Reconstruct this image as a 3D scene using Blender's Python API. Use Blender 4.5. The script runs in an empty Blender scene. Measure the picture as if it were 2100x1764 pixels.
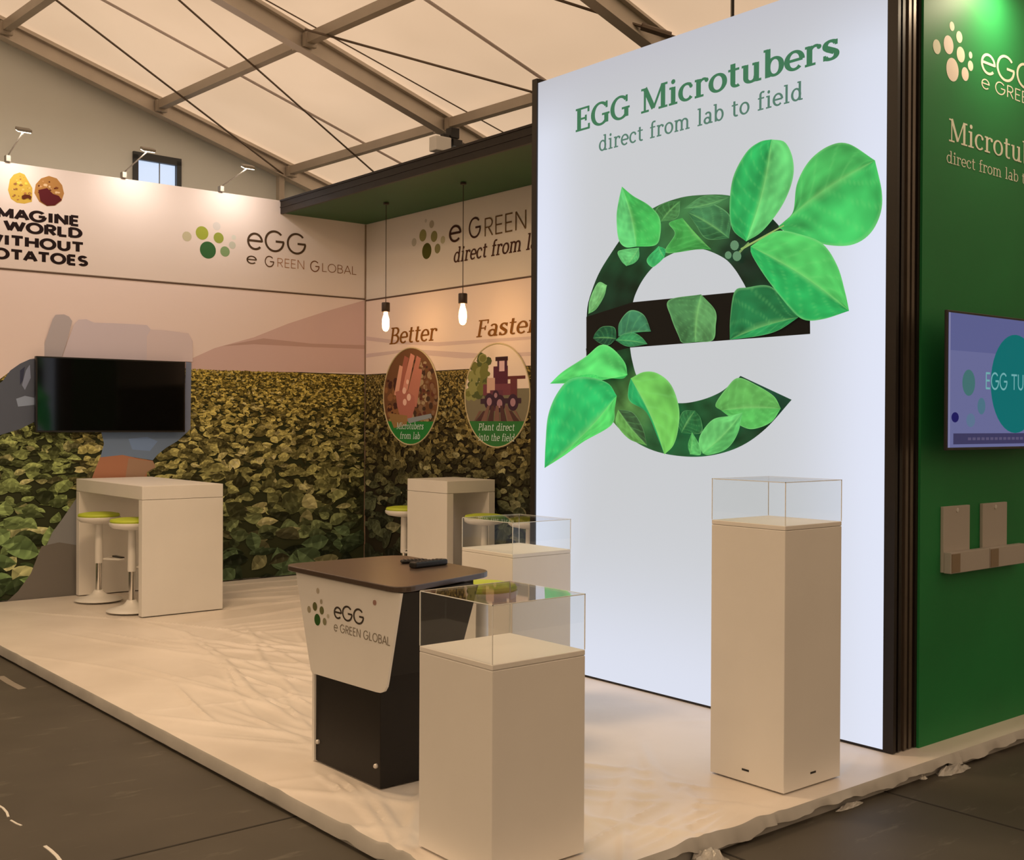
import bpy, math, random
import numpy as np
from mathutils import Vector, Matrix, noise as mnoise

# ------------------------------------------------------------------ camera, world, exposure
SC = bpy.context.scene
COL = SC.collection
R = math.radians
W, H = 2100, 1764
FPX, EYE = 2360.2, 1.65
PITCH, ROLL, YAW = R(-0.38085), R(-0.27308), R(39.50973)
_fw = np.array([math.sin(YAW)*math.cos(PITCH), math.cos(YAW)*math.cos(PITCH), math.sin(PITCH)])
_rt = np.array([math.cos(YAW), -math.sin(YAW), 0.0])
_dn = np.cross(_fw, _rt)
_r2 = math.cos(ROLL)*_rt + math.sin(ROLL)*_dn
_d2 = -math.sin(ROLL)*_rt + math.cos(ROLL)*_dn
cam_data = bpy.data.cameras.new('camera')
cam_data.sensor_width = 36.0
cam_data.lens = FPX/W*36.0
cam_data.clip_start, cam_data.clip_end = 0.05, 200
cam = bpy.data.objects.new('camera', cam_data)
COL.objects.link(cam)
cam.matrix_world = Matrix(((_r2[0], -_d2[0], -_fw[0], 0), (_r2[1], -_d2[1], -_fw[1], 0),
                           (_r2[2], -_d2[2], -_fw[2], EYE), (0, 0, 0, 1)))
SC.camera = cam
SC.view_settings.view_transform = 'Standard'
SC.view_settings.look = 'None'
SC.view_settings.exposure = 0.0
SC.view_settings.gamma = 1.0
SC.view_settings.use_curve_mapping = False

world = bpy.data.worlds.new('hall daylight')
SC.world = world
world.use_nodes = True
wn, wl = world.node_tree.nodes, world.node_tree.links
wn.clear()
w_out = wn.new('ShaderNodeOutputWorld'); w_bg = wn.new('ShaderNodeBackground')
w_tc = wn.new('ShaderNodeTexCoord'); w_sep = wn.new('ShaderNodeSeparateXYZ')
w_map = wn.new('ShaderNodeMapRange'); w_rmp = wn.new('ShaderNodeValToRGB')
wl.new(w_tc.outputs['Generated'], w_sep.inputs[0]); wl.new(w_sep.outputs['Z'], w_map.inputs['Value'])
w_map.inputs['From Min'].default_value = -1.0
wl.new(w_map.outputs[0], w_rmp.inputs[0]); wl.new(w_rmp.outputs[0], w_bg.inputs[0]); wl.new(w_bg.outputs[0], w_out.inputs[0])
cr = w_rmp.color_ramp
cr.elements[0].position = 0.0; cr.elements[0].color = (0.12, 0.085, 0.05, 1)
cr.elements[1].position = 1.0; cr.elements[1].color = (1.22, 0.94, 0.65, 1)
for p, c in ((0.46, (0.17, 0.108, 0.056, 1)), (0.52, (0.30, 0.19, 0.104, 1)), (0.62, (0.42, 0.276, 0.15, 1)), (0.72, (1.18, 0.88, 0.585, 1))):
    e = cr.elements.new(p); e.color = c
w_bg.inputs['Strength'].default_value = 1.28


def at(x, y, axis, c):
    """the point of the plane <axis> = c seen at a photograph pixel"""
    d = _r2*((x-W/2)/FPX) + _d2*((y-H/2)/FPX) + _fw
    o = np.array([0, 0, EYE]); k = 'XYZ'.index(axis)
    return o + (c-o[k])/d[k]*d


# ------------------------------------------------------------------ colours and materials
def lin(c):
    return tuple((v/255/12.92) if v/255 <= 0.04045 else ((v/255+0.055)/1.055)**2.4 for v in c)

ILL = (0.64, 0.44, 0.275)      # the warm hall light the photograph's colours were seen under
def alb(c, k=1.0):
    return tuple(min(0.88, max(0.008, v/i*k)) for v, i in zip(lin(c), ILL))
def alb_lit(c):                # the same under the arm spotlights
    return tuple(min(0.88, max(0.008, v/i)) for v, i in zip(lin(c), (1.0, 0.82, 0.62)))

MATS = {}
def mat(name, color=(0.8, 0.8, 0.8), rough=0.5, metal=0.0, spec=0.5, emit=None, strength=0.0, noise=None, bump=None, attr=False):
    """noise=(scale, amount): brightness mottling; bump=(scale, strength)"""
    if name in MATS: return MATS[name]
    m = bpy.data.materials.new(name); m.use_nodes = True
    nt = m.node_tree; b = nt.nodes['Principled BSDF']
    b.inputs['Base Color'].default_value = (*color, 1)
    b.inputs['Roughness'].default_value = rough
    b.inputs['Metallic'].default_value = metal
    b.inputs['Specular IOR Level'].default_value = spec
    tc = nt.nodes.new('ShaderNodeTexCoord')
    src = None
    if attr:
        a = nt.nodes.new('ShaderNodeAttribute'); a.attribute_name = 'Col'; src = a.outputs['Color']
    if noise:
        n = nt.nodes.new('ShaderNodeTexNoise'); n.inputs['Scale'].default_value = noise[0]; n.inputs['Detail'].default_value = 5
        nt.links.new(tc.outputs['Object'], n.inputs['Vector'])
        mr = nt.nodes.new('ShaderNodeMapRange')
        mr.inputs['From Min'].default_value = 0.3; mr.inputs['From Max'].default_value = 0.7
        mr.inputs['To Min'].default_value = 1-noise[1]; mr.inputs['To Max'].default_value = 1+noise[1]*0.5
        nt.links.new(n.outputs['Fac'], mr.inputs['Value'])
        mx = nt.nodes.new('ShaderNodeMix'); mx.data_type = 'RGBA'; mx.blend_type = 'MULTIPLY'; mx.inputs['Factor'].default_value = 1
        mx.inputs['A'].default_value = (*color, 1)
        if src: nt.links.new(src, mx.inputs['A'])
        nt.links.new(mr.outputs[0], mx.inputs['B']); src = mx.outputs['Result']
    if src: nt.links.new(src, b.inputs['Base Color'])
    if bump:
        n2 = nt.nodes.new('ShaderNodeTexNoise'); n2.inputs['Scale'].default_value = bump[0]; n2.inputs['Detail'].default_value = 6
        nt.links.new(tc.outputs['Object'], n2.inputs['Vector'])
        bp = nt.nodes.new('ShaderNodeBump'); bp.inputs['Strength'].default_value = bump[1]; bp.inputs['Distance'].default_value = 0.01
        nt.links.new(n2.outputs['Fac'], bp.inputs['Height']); nt.links.new(bp.outputs[0], b.inputs['Normal'])
    if emit is not None:
        b.inputs['Emission Color'].default_value = (*emit, 1); b.inputs['Emission Strength'].default_value = strength
    MATS[name] = m
    return m

def mat_backlit(name, strength):
    """printed fabric lit from behind: gives off the colours printed on it"""
    m = bpy.data.materials.new(name); m.use_nodes = True
    nt = m.node_tree; b = nt.nodes['Principled BSDF']
    a = nt.nodes.new('ShaderNodeAttribute'); a.attribute_name = 'Col'
    b.inputs['Base Color'].default_value = (0.012, 0.012, 0.012, 1); b.inputs['Roughness'].default_value = 0.9
    b.inputs['Specular IOR Level'].default_value = 0.1
    nt.links.new(a.outputs['Color'], b.inputs['Emission Color']); b.inputs['Emission Strength'].default_value = strength
    MATS[name] = m
    return m

def mat_membrane(name='roof membrane', tone=1.0):
    m = bpy.data.materials.new(name); m.use_nodes = True
    nt = m.node_tree; nt.nodes.clear()
    o = nt.nodes.new('ShaderNodeOutputMaterial'); mx = nt.nodes.new('ShaderNodeMixShader')
    d = nt.nodes.new('ShaderNodeBsdfDiffuse'); t = nt.nodes.new('ShaderNodeBsdfTranslucent')
    tc = nt.nodes.new('ShaderNodeTexCoord'); n = nt.nodes.new('ShaderNodeTexNoise'); n.inputs['Scale'].default_value = 0.7
    r = nt.nodes.new('ShaderNodeValToRGB')
    r.color_ramp.elements[0].position = 0.35; r.color_ramp.elements[0].color = (0.83, 0.76, 0.72, 1)
    r.color_ramp.elements[1].position = 0.65; r.color_ramp.elements[1].color = (0.91, 0.84, 0.81, 1)
    for e in r.color_ramp.elements: e.color = (e.color[0]*tone, e.color[1]*tone, e.color[2]*tone, 1)
    nt.links.new(tc.outputs['Object'], n.inputs['Vector']); nt.links.new(n.outputs['Fac'], r.inputs[0])
    nt.links.new(r.outputs[0], d.inputs[0]); nt.links.new(r.outputs[0], t.inputs[0])
    mx.inputs[0].default_value = 0.55
    nt.links.new(d.outputs[0], mx.inputs[1]); nt.links.new(t.outputs[0], mx.inputs[2]); nt.links.new(mx.outputs[0], o.inputs[0])
    return m

def mat_acrylic():
    m = bpy.data.materials.new('clear acrylic'); m.use_nodes = True
    nt = m.node_tree; nt.nodes.clear()
    o = nt.nodes.new('ShaderNodeOutputMaterial'); mx = nt.nodes.new('ShaderNodeMixShader')
    tr = nt.nodes.new('ShaderNodeBsdfTransparent'); g = nt.nodes.new('ShaderNodeBsdfGlossy')
    tr.inputs[0].default_value = (0.988, 0.993, 0.99, 1); g.inputs['Roughness'].default_value = 0.02
    lw = nt.nodes.new('ShaderNodeLayerWeight'); lw.inputs[0].default_value = 0.5
    pw = nt.nodes.new('ShaderNodeMath'); pw.operation = 'POWER'; pw.inputs[1].default_value = 4.0
    f = nt.nodes.new('ShaderNodeMapRange'); f.inputs['To Min'].default_value = 0.025; f.inputs['To Max'].default_value = 0.75
    nt.links.new(lw.outputs['Facing'], pw.inputs[0]); nt.links.new(pw.outputs[0], f.inputs['Value'])
    nt.links.new(f.outputs[0], mx.inputs[0]); nt.links.new(tr.outputs[0], mx.inputs[1]); nt.links.new(g.outputs[0], mx.inputs[2])
    nt.links.new(mx.outputs[0], o.inputs[0])
    return m

def mat_hall_floor():
    m = bpy.data.materials.new('dark floor boards'); m.use_nodes = True
    nt = m.node_tree; b = nt.nodes['Principled BSDF']; b.inputs['Roughness'].default_value = 0.55
    b.inputs['Specular IOR Level'].default_value = 0.3
    tc = nt.nodes.new('ShaderNodeTexCoord')
    n1 = nt.nodes.new('ShaderNodeTexNoise'); n1.inputs['Scale'].default_value = 1.1; n1.inputs['Detail'].default_value = 8
    mp = nt.nodes.new('ShaderNodeMapping'); mp.inputs['Scale'].default_value = (1.3, 5, 1); mp.inputs['Rotation'].default_value = (0, 0, 0.5)
    n2 = nt.nodes.new('ShaderNodeTexNoise'); n2.inputs['Scale'].default_value = 2.2; n2.inputs['Detail'].default_value = 9; n2.inputs['Roughness'].default_value = 0.65
    nt.links.new(tc.outputs['Object'], n1.inputs['Vector']); nt.links.new(tc.outputs['Object'], mp.inputs[0]); nt.links.new(mp.outputs[0], n2.inputs['Vector'])
    r1 = nt.nodes.new('ShaderNodeValToRGB')
    r1.color_ramp.elements[0].position = 0.3; r1.color_ramp.elements[0].color = (0.058, 0.051, 0.040, 1)
    r1.color_ramp.elements[1].position = 0.7; r1.color_ramp.elements[1].color = (0.088, 0.079, 0.064, 1)
    r2 = nt.nodes.new('ShaderNodeValToRGB')        # scuffs of dust
    r2.color_ramp.elements[0].position = 0.60; r2.color_ramp.elements[0].color = (0, 0, 0, 1)
    r2.color_ramp.elements[1].position = 0.78; r2.color_ramp.elements[1].color = (1, 1, 1, 1)
    nt.links.new(n1.outputs['Fac'], r1.inputs[0]); nt.links.new(n2.outputs['Fac'], r2.inputs[0])
    mx = nt.nodes.new('ShaderNodeMix'); mx.data_type = 'RGBA'
    sc = nt.nodes.new('ShaderNodeMath'); sc.operation = 'MULTIPLY'; sc.inputs[1].default_value = 0.8
    nt.links.new(r2.outputs[0], sc.inputs[0]); nt.links.new(sc.outputs[0], mx.inputs['Factor'])
    nt.links.new(r1.outputs[0], mx.inputs['A']); mx.inputs['B'].default_value = (0.19, 0.175, 0.145, 1)
    nt.links.new(mx.outputs['Result'], b.inputs['Base Color'])
    return m

def mat_film():
    m = bpy.data.materials.new('milky protective film'); m.use_nodes = True
    nt = m.node_tree; b = nt.nodes['Principled BSDF']
    b.inputs['Roughness'].default_value = 0.38; b.inputs['Specular IOR Level'].default_value = 0.45
    tc = nt.nodes.new('ShaderNodeTexCoord'); n = nt.nodes.new('ShaderNodeTexNoise'); n.inputs['Scale'].default_value = 1.6; n.inputs['Detail'].default_value = 6
    nt.links.new(tc.outputs['Object'], n.inputs['Vector'])
    r = nt.nodes.new('ShaderNodeValToRGB')
    r.color_ramp.elements[0].position = 0.3; r.color_ramp.elements[0].color = (0.70, 0.645, 0.59, 1)
    r.color_ramp.elements[1].position = 0.62; r.color_ramp.elements[1].color = (0.80, 0.745, 0.69, 1)
    nt.links.new(n.outputs['Fac'], r.inputs[0]); nt.links.new(r.outputs[0], b.inputs['Base Color'])
    return m

M_WHITE = mat('white laminate', (0.80, 0.785, 0.76), 0.45, noise=(2.0, 0.04))
M_WALL = mat('white wall panel', (0.80, 0.78, 0.76), 0.7, noise=(1.5, 0.03))
M_PRINT = mat('printed fabric', rough=0.75, spec=0.15, attr=True)
M_LETTER = mat('printed ink', rough=0.6, spec=0.2, attr=True)
M_GREEN = mat('green painted panel', (0.014, 0.205, 0.055), 0.55, spec=0.3, noise=(1.3, 0.12))
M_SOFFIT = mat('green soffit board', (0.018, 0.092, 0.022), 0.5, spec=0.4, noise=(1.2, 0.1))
M_BLACKMETAL = mat('black anodised profile', (0.016, 0.012, 0.010), 0.42, metal=0.0, spec=0.35, noise=(6, 0.1))
M_BRONZE = mat('dark bronze profile', (0.12, 0.095, 0.075), 0.35, metal=0.5, noise=(6, 0.1))
M_ALU = mat('aluminium beam', (0.62, 0.55, 0.47), 0.45, metal=0.35, noise=(3, 0.1))
M_PURLIN = mat('aluminium tube', (0.47, 0.41, 0.34), 0.45, metal=0.35, noise=(3, 0.1))
M_CABLE = mat('steel cable', (0.16, 0.12, 0.09), 0.5, metal=0.5)
M_SEAM = mat_membrane('welded membrane seam', 0.80)
M_GABLE = mat('grey gable fabric', (0.78, 0.80, 0.76), 0.8, noise=(0.6, 0.06))
M_ROOF = mat_membrane()
M_ACRYL = mat_acrylic()
M_ACRYLEDGE = mat('polished acrylic edge', (0.86, 0.89, 0.88), 0.2, spec=0.6)
M_FLOOR = mat_hall_floor()
M_FILM = mat_film()
M_HEM = mat('translucent film hem', (0.47, 0.46, 0.44), 0.35, spec=0.5, noise=(4, 0.15))
M_CRINKLE = mat('crumpled clear film', (0.42, 0.41, 0.39), 0.25, spec=0.7, bump=(25, 1.0))
M_SKIRT = mat('grey platform edge', (0.36, 0.35, 0.335), 0.5, noise=(3, 0.1))
M_SCREEN = mat('switched off screen', (0.004, 0.004, 0.004), 0.06, spec=0.5)
M_BEZEL = mat('black plastic', (0.012, 0.011, 0.011), 0.35)
M_DARKBODY = mat('black laminate', (0.012, 0.010, 0.009), 0.45, spec=0.3, noise=(3, 0.1))
M_BROWN = mat('dark brown laminate', (0.068, 0.046, 0.035), 0.28, spec=0.6, noise=(4, 0.12))
M_LIME = mat('lime upholstery', (0.50, 0.62, 0.045), 0.5)
M_CHROME = mat('chrome', (0.75, 0.73, 0.7), 0.12, metal=1.0)
M_WPLASTIC = mat('white plastic', (0.78, 0.77, 0.75), 0.35)
M_SOCKET = mat('dark lamp socket', (0.04, 0.022, 0.015), 0.5)
M_CORD = mat('dark cord', (0.05, 0.035, 0.025), 0.7)
M_BULB = mat('glowing bulb glass', (0.9, 0.8, 0.6), 0.2, emit=(1.0, 0.56, 0.20), strength=40.0)
M_FILAMENT = mat('glowing filament', (1, .8, .5), 0.3, emit=(1.0, 0.80, 0.45), strength=42.0)
M_LENS = mat('lit lamp lens', (1, 1, 1), 0.3, emit=(1.0, 0.86, 0.62), strength=7.0)
M_LAMPGREY = mat('light grey lamp metal', (0.30, 0.28, 0.25), 0.4, metal=0.4)
M_SKYPANE = mat('window pane with daylight', (0.2, 0.22, 0.25), 0.1, emit=(0.60, 0.72, 0.92), strength=1.0)
M_WINFRAME = mat('dark window frame', (0.05, 0.055, 0.06), 0.5)
M_DUST = mat('pale dust smear', (.24, .215, .18), .7)
M_TAPE = mat('white tape', (0.75, 0.74, 0.70), 0.4)
M_CARD = mat('beige card holder', (0.42, 0.39, 0.36), 0.5)
M_BROWNFILM = mat('brown tinted pocket', (0.22, 0.16, 0.10), 0.3)
M_STUD = mat('brushed steel stud', (0.7, 0.68, 0.66), 0.35, metal=0.6)
M_BACKLIT = mat_backlit('backlit printed fabric', 1.0)


# ------------------------------------------------------------------ mesh helpers
class MB:
    """collects faces and links them as ONE mesh object"""
    def __init__(s): s.v, s.f, s.m, s.c = [], [], [], []
    def face(s, pts, m=0, col=(1, 1, 1)):
        i = len(s.v); s.v += [tuple(map(float, p)) for p in pts]
        s.f.append(tuple(range(i, i+len(pts)))); s.m.append(m); s.c.append(col)
    def shape(s, pts, faces, m=0, col=(1, 1, 1)):
        i = len(s.v); s.v += [tuple(map(float, p)) for p in pts]
        for f in faces: s.f.append(tuple(k+i for k in f)); s.m.append(m); s.c.append(col)
    def box(s, a, b, m=0, col=(1, 1, 1)):
        x0, y0, z0 = a; x1, y1, z1 = b
        s.shape([(x0, y0, z0), (x1, y0, z0), (x1, y1, z0), (x0, y1, z0), (x0, y0, z1), (x1, y0, z1), (x1, y1, z1), (x0, y1, z1)],
                [(0, 3, 2, 1), (4, 5, 6, 7), (0, 1, 5, 4), (1, 2, 6, 5), (2, 3, 7, 6), (3, 0, 4, 7)], m, col)
    def obox(s, o, u, v, w, m=0):
        """box from corner o along three edge vectors"""
        o, u, v, w = (np.array(k, float) for k in (o, u, v, w))
        s.shape([o, o+u, o+u+v, o+v, o+w, o+u+w, o+u+v+w, o+v+w],
                [(0, 3, 2, 1), (4, 5, 6, 7), (0, 1, 5, 4), (1, 2, 6, 5), (2, 3, 7, 6), (3, 0, 4, 7)], m)
    def prism(s, pts, d, m=0):
        """closed outline pts (3D) extruded by vector d"""
        n = len(pts); p = [np.array(k, float) for k in pts]; q = [k+np.array(d, float) for k in p]
        s.shape(p+q, [tuple(range(n-1, -1, -1)), tuple(range(n, 2*n))]+[(i, (i+1) % n, n+(i+1) % n, n+i) for i in range(n)], m)
    def lathe(s, prof, c=(0, 0, 0), seg=28, m=0):
        """prof: (radius, z) list; closed with caps where radius is 0"""
        pts, faces = [], []
        for r, z in prof:
            for k in range(seg):
                a = 2*math.pi*k/seg; pts.append((c[0]+r*math.cos(a), c[1]+r*math.sin(a), c[2]+z))
        for j in range(len(prof)-1):
            for k in range(seg):
                k2 = (k+1) % seg
                faces.append((j*seg+k, j*seg+k2, (j+1)*seg+k2, (j+1)*seg+k))
        if prof[0][0] > 0: faces.append(tuple(range(seg-1, -1, -1)))
        if prof[-1][0] > 0: faces.append(tuple((len(prof)-1)*seg+k for k in range(seg)))
        s.shape(pts, faces, m)
    def tube(s, path, r, seg=8, m=0, closed=False):
        path = [Vector(p) for p in path]; n = len(path); pts = []; faces = []
        for i, p in enumerate(path):
            if closed: t = path[(i+1) % n]-path[i-1]
            else: t = path[min(i+1, n-1)]-path[max(i-1, 0)]
            t.normalize()
            up = Vector((0, 0, 1)) if abs(t.z) < 0.95 else Vector((1, 0, 0))
            a = t.cross(up).normalized(); b = a.cross(t).normalized()
            for k in range(seg):
                g = 2*math.pi*(k+0.5)/seg; pts.append(p+a*(r*math.cos(g))+b*(r*math.sin(g)))
        for i in range(n if closed else n-1):
            j = (i+1) % n
            for k in range(seg):
                k2 = (k+1) % seg
                faces.append((i*seg+k, i*seg+k2, j*seg+k2, j*seg+k))
        if not closed: faces += [tuple(range(seg-1, -1, -1)), tuple((n-1)*seg+k for k in range(seg))]
        s.shape(pts, faces, m)
    def build(s, name, mats, parent=None, org=(0, 0, 0), smooth=False, bevel=0.0):
        me = bpy.data.meshes.new(name)
        o = np.array(org)
        me.from_pydata([tuple(np.array(p)-o) for p in s.v], [], s.f)
        for m in (mats if isinstance(mats, (list, tuple)) else [mats]): me.materials.append(m)
        me.polygons.foreach_set('material_index', s.m)
        a = me.color_attributes.new('Col', 'FLOAT_COLOR', 'CORNER')
        cc = []
        for f, c in zip(s.f, s.c):
            if isinstance(c, list):
                for k in c: cc += [k[0], k[1], k[2], 1.0]
            else: cc += [c[0], c[1], c[2], 1.0]*len(f)
        a.data.foreach_set('color', cc)
        if smooth: me.polygons.foreach_set('use_smooth', [True]*len(s.f))
        me.update()
        ob = bpy.data.objects.new(name, me); COL.objects.link(ob)
        if parent: ob.parent = parent
        else: ob.location = org
        if bevel:
            b = ob.modifiers.new('bevel', 'BEVEL'); b.width = bevel; b.segments = 2; b.limit_method = 'ANGLE'; b.angle_limit = R(40)
        if smooth:
            try: me.set_sharp_from_angle(angle=R(42))
            except Exception: pass
        return ob

def tag(o, label=None, cat=None, group=None, kind=None):
    if label: o['label'] = label
    if cat: o['category'] = cat
    if group: o['group'] = group
    if kind: o['kind'] = kind
    return o

def thing(name, label, cat, loc=(0, 0, 0), rz=0.0, group=None):
    o = bpy.data.objects.new(name, None); COL.objects.link(o)
    o.empty_display_size = 0.1; o.location = loc; o.rotation_euler = (0, 0, rz)
    return tag(o, label, cat, group)

def copy_tree(o, parent=None):
    c = o.copy(); COL.objects.link(c)
    if parent: c.parent = parent
    for ch in list(o.children): copy_tree(ch, c)
    return c

def struct(o): o['kind'] = 'structure'; return o


# ------------------------------------------------------------------ lettering: stroke fonts
SERIF = {
 'E': (.60, [('L', .15, 0, .15, .7, 'T'), ('L', .02, .025, .55, .025, 'S'), ('L', .02, .675, .53, .675, 'S'), ('L', .15, .36, .42, .36, 'S'),
             ('L', .53, 0, .53, .17, 'N'), ('L', .51, .53, .51, .7, 'N'), ('L', .41, .27, .41, .45, 'N')]),
 'F': (.57, [('L', .15, 0, .15, .7, 'T'), ('L', .02, .025, .31, .025, 'S'), ('L', .02, .675, .53, .675, 'S'), ('L', .15, .36, .42, .36, 'S'),
             ('L', .51, .53, .51, .7, 'N'), ('L', .41, .27, .41, .45, 'N')]),
 'G': (.72, [('A', .36, .35, .28, .325, 42, 325, 'C'), ('L', .58, .05, .58, .32, 'T'), ('L', .42, .315, .70, .315, 'S'), ('L', .59, .49, .59, .69, 'N')]),
 'M': (.94, [('L', .15, 0, .15, .7, 'N'), ('L', .77, 0, .77, .7, 'T'), ('L', .15, .7, .45, .06, 'T'), ('L', .45, .06, .75, .7, 'N'),
             ('L', .02, .025, .29, .025, 'S'), ('L', .62, .025, .92, .025, 'S'), ('L', .02, .675, .2, .675, 'S'), ('L', .72, .675, .92, .675, 'S')]),
 'P': (.60, [('L', .15, 0, .15, .7, 'T'), ('L', .02, .025, .31, .025, 'S'), ('L', .02, .675, .34, .675, 'S'), ('L', .15, .33, .34, .33, 'S'), ('A', .34, .50, .2, .175, -90, 90, 'C')]),
 'B': (.64, [('L', .15, 0, .15, .7, 'T'), ('L', .02, .025, .34, .025, 'S'), ('L', .02, .675, .32, .675, 'S'), ('L', .15, .37, .34, .37, 'S'),
             ('A', .31, .525, .19, .15, -90, 90, 'C'), ('A', .33, .195, .23, .17, -90, 90, 'C')]),
 'i': (.34, [('L', .17, 0, .17, .5, 'T'), ('L', .03, .025, .31, .025, 'S'), ('L', .04, .475, .17, .475, 'S'), ('D', .17, .65, .07)]),
 'c': (.50, [('A', .27, .25, .2, .225, 50, 318, 'C'), ('D', .41, .385, .055)]),
 'r': (.46, [('L', .15, 0, .15, .5, 'T'), ('L', .03, .025, .31, .025, 'S'), ('L', .03, .475, .15, .475, 'S'), ('A', .31, .29, .15, .185, 165, 65, 'N'), ('D', .40, .425, .062)]),
 'o': (.57, [('A', .285, .25, .21, .225, 0, 360, 'C')]),
 't': (.40, [('L', .17, .12, .17, .64, 'T'), ('A', .28, .13, .11, .105, 180, 310, 'C'), ('L', .03, .475, .36, .475, 'S')]),
 'u': (.64, [('L', .15, .15, .15, .5, 'T'), ('A', .30, .16, .15, .135, 180, 360, 'C'), ('L', .46, 0, .46, .5, 'T'), ('L', .03, .475, .15, .475, 'S'),
             ('L', .34, .475, .46, .475, 'S'), ('L', .46, .025, .60, .025, 'S')]),
 'b': (.60, [('L', .14, 0, .14, .74, 'T'), ('L', .02, .715, .14, .715, 'S'), ('A', .33, .25, .19, .225, 0, 360, 'C')]),
 'h': (.64, [('L', .14, 0, .14, .74, 'T'), ('L', .02, .715, .14, .715, 'S'), ('L', .03, .025, .28, .025, 'S'), ('A', .31, .32, .16, .155, 180, 0, 'C'),
             ('L', .47, 0, .47, .34, 'T'), ('L', .36, .025, .61, .025, 'S')]),
 'e': (.52, [('A', .27, .25, .205, .225, 0, 315, 'C'), ('L', .08, .255, .49, .255, 'N')]),
 's': (.47, [('A', .235, .365, .14, .11, 25, 265, 'C'), ('A', .235, .135, .15, .11, 85, -155, 'C'), ('L', .375, .36, .375, .49, 'N'), ('L', .085, .01, .085, .14, 'N'),
             ('L', .14, .30, .33, .20, 'T')]),
 'd': (.62, [('A', .27, .25, .19, .225, 0, 360, 'C'), ('L', .45, 0, .45, .74, 'T'), ('L', .33, .715, .45, .715, 'S'), ('L', .45, .025, .59, .025, 'S')]),
 'f': (.39, [('L', .16, 0, .16, .6, 'T'), ('A', .28, .6, .12, .115, 180, 50, 'C'), ('L', .03, .025, .32, .025, 'S'), ('L', .03, .475, .35, .475, 'S')]),
 'm': (.96, [('L', .14, 0, .14, .5, 'T'), ('L', .03, .475, .14, .475, 'S'), ('A', .30, .32, .16, .155, 180, 0, 'C'), ('L', .46, 0, .46, .34, 'T'),
             ('A', .62, .32, .16, .155, 180, 0, 'C'), ('L', .78, 0, .78, .34, 'T'), ('L', .03, .025, .26, .025, 'S'), ('L', .35, .025, .58, .025, 'S'), ('L', .67, .025, .92, .025, 'S')]),
 'n': (.64, [('L', .14, 0, .14, .5, 'T'), ('L', .03, .475, .14, .475, 'S'), ('A', .31, .32, .17, .155, 180, 0, 'C'), ('L', .48, 0, .48, .34, 'T'),
             ('L', .03, .025, .27, .025, 'S'), ('L', .36, .025, .61, .025, 'S')]),
 'l': (.33, [('L', .16, 0, .16, .74, 'T'), ('L', .03, .025, .30, .025, 'S'), ('L', .03, .715, .16, .715, 'S')]),
 'a': (.54, [('L', .40, 0, .40, .36, 'T'), ('A', .265, .36, .135, .115, 0, 155, 'C'), ('A', .23, .145, .15, .12, 0, 360, 'C'), ('L', .4, .025, .53, .025, 'S')]),
 ' ': (.34, [])}
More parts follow.
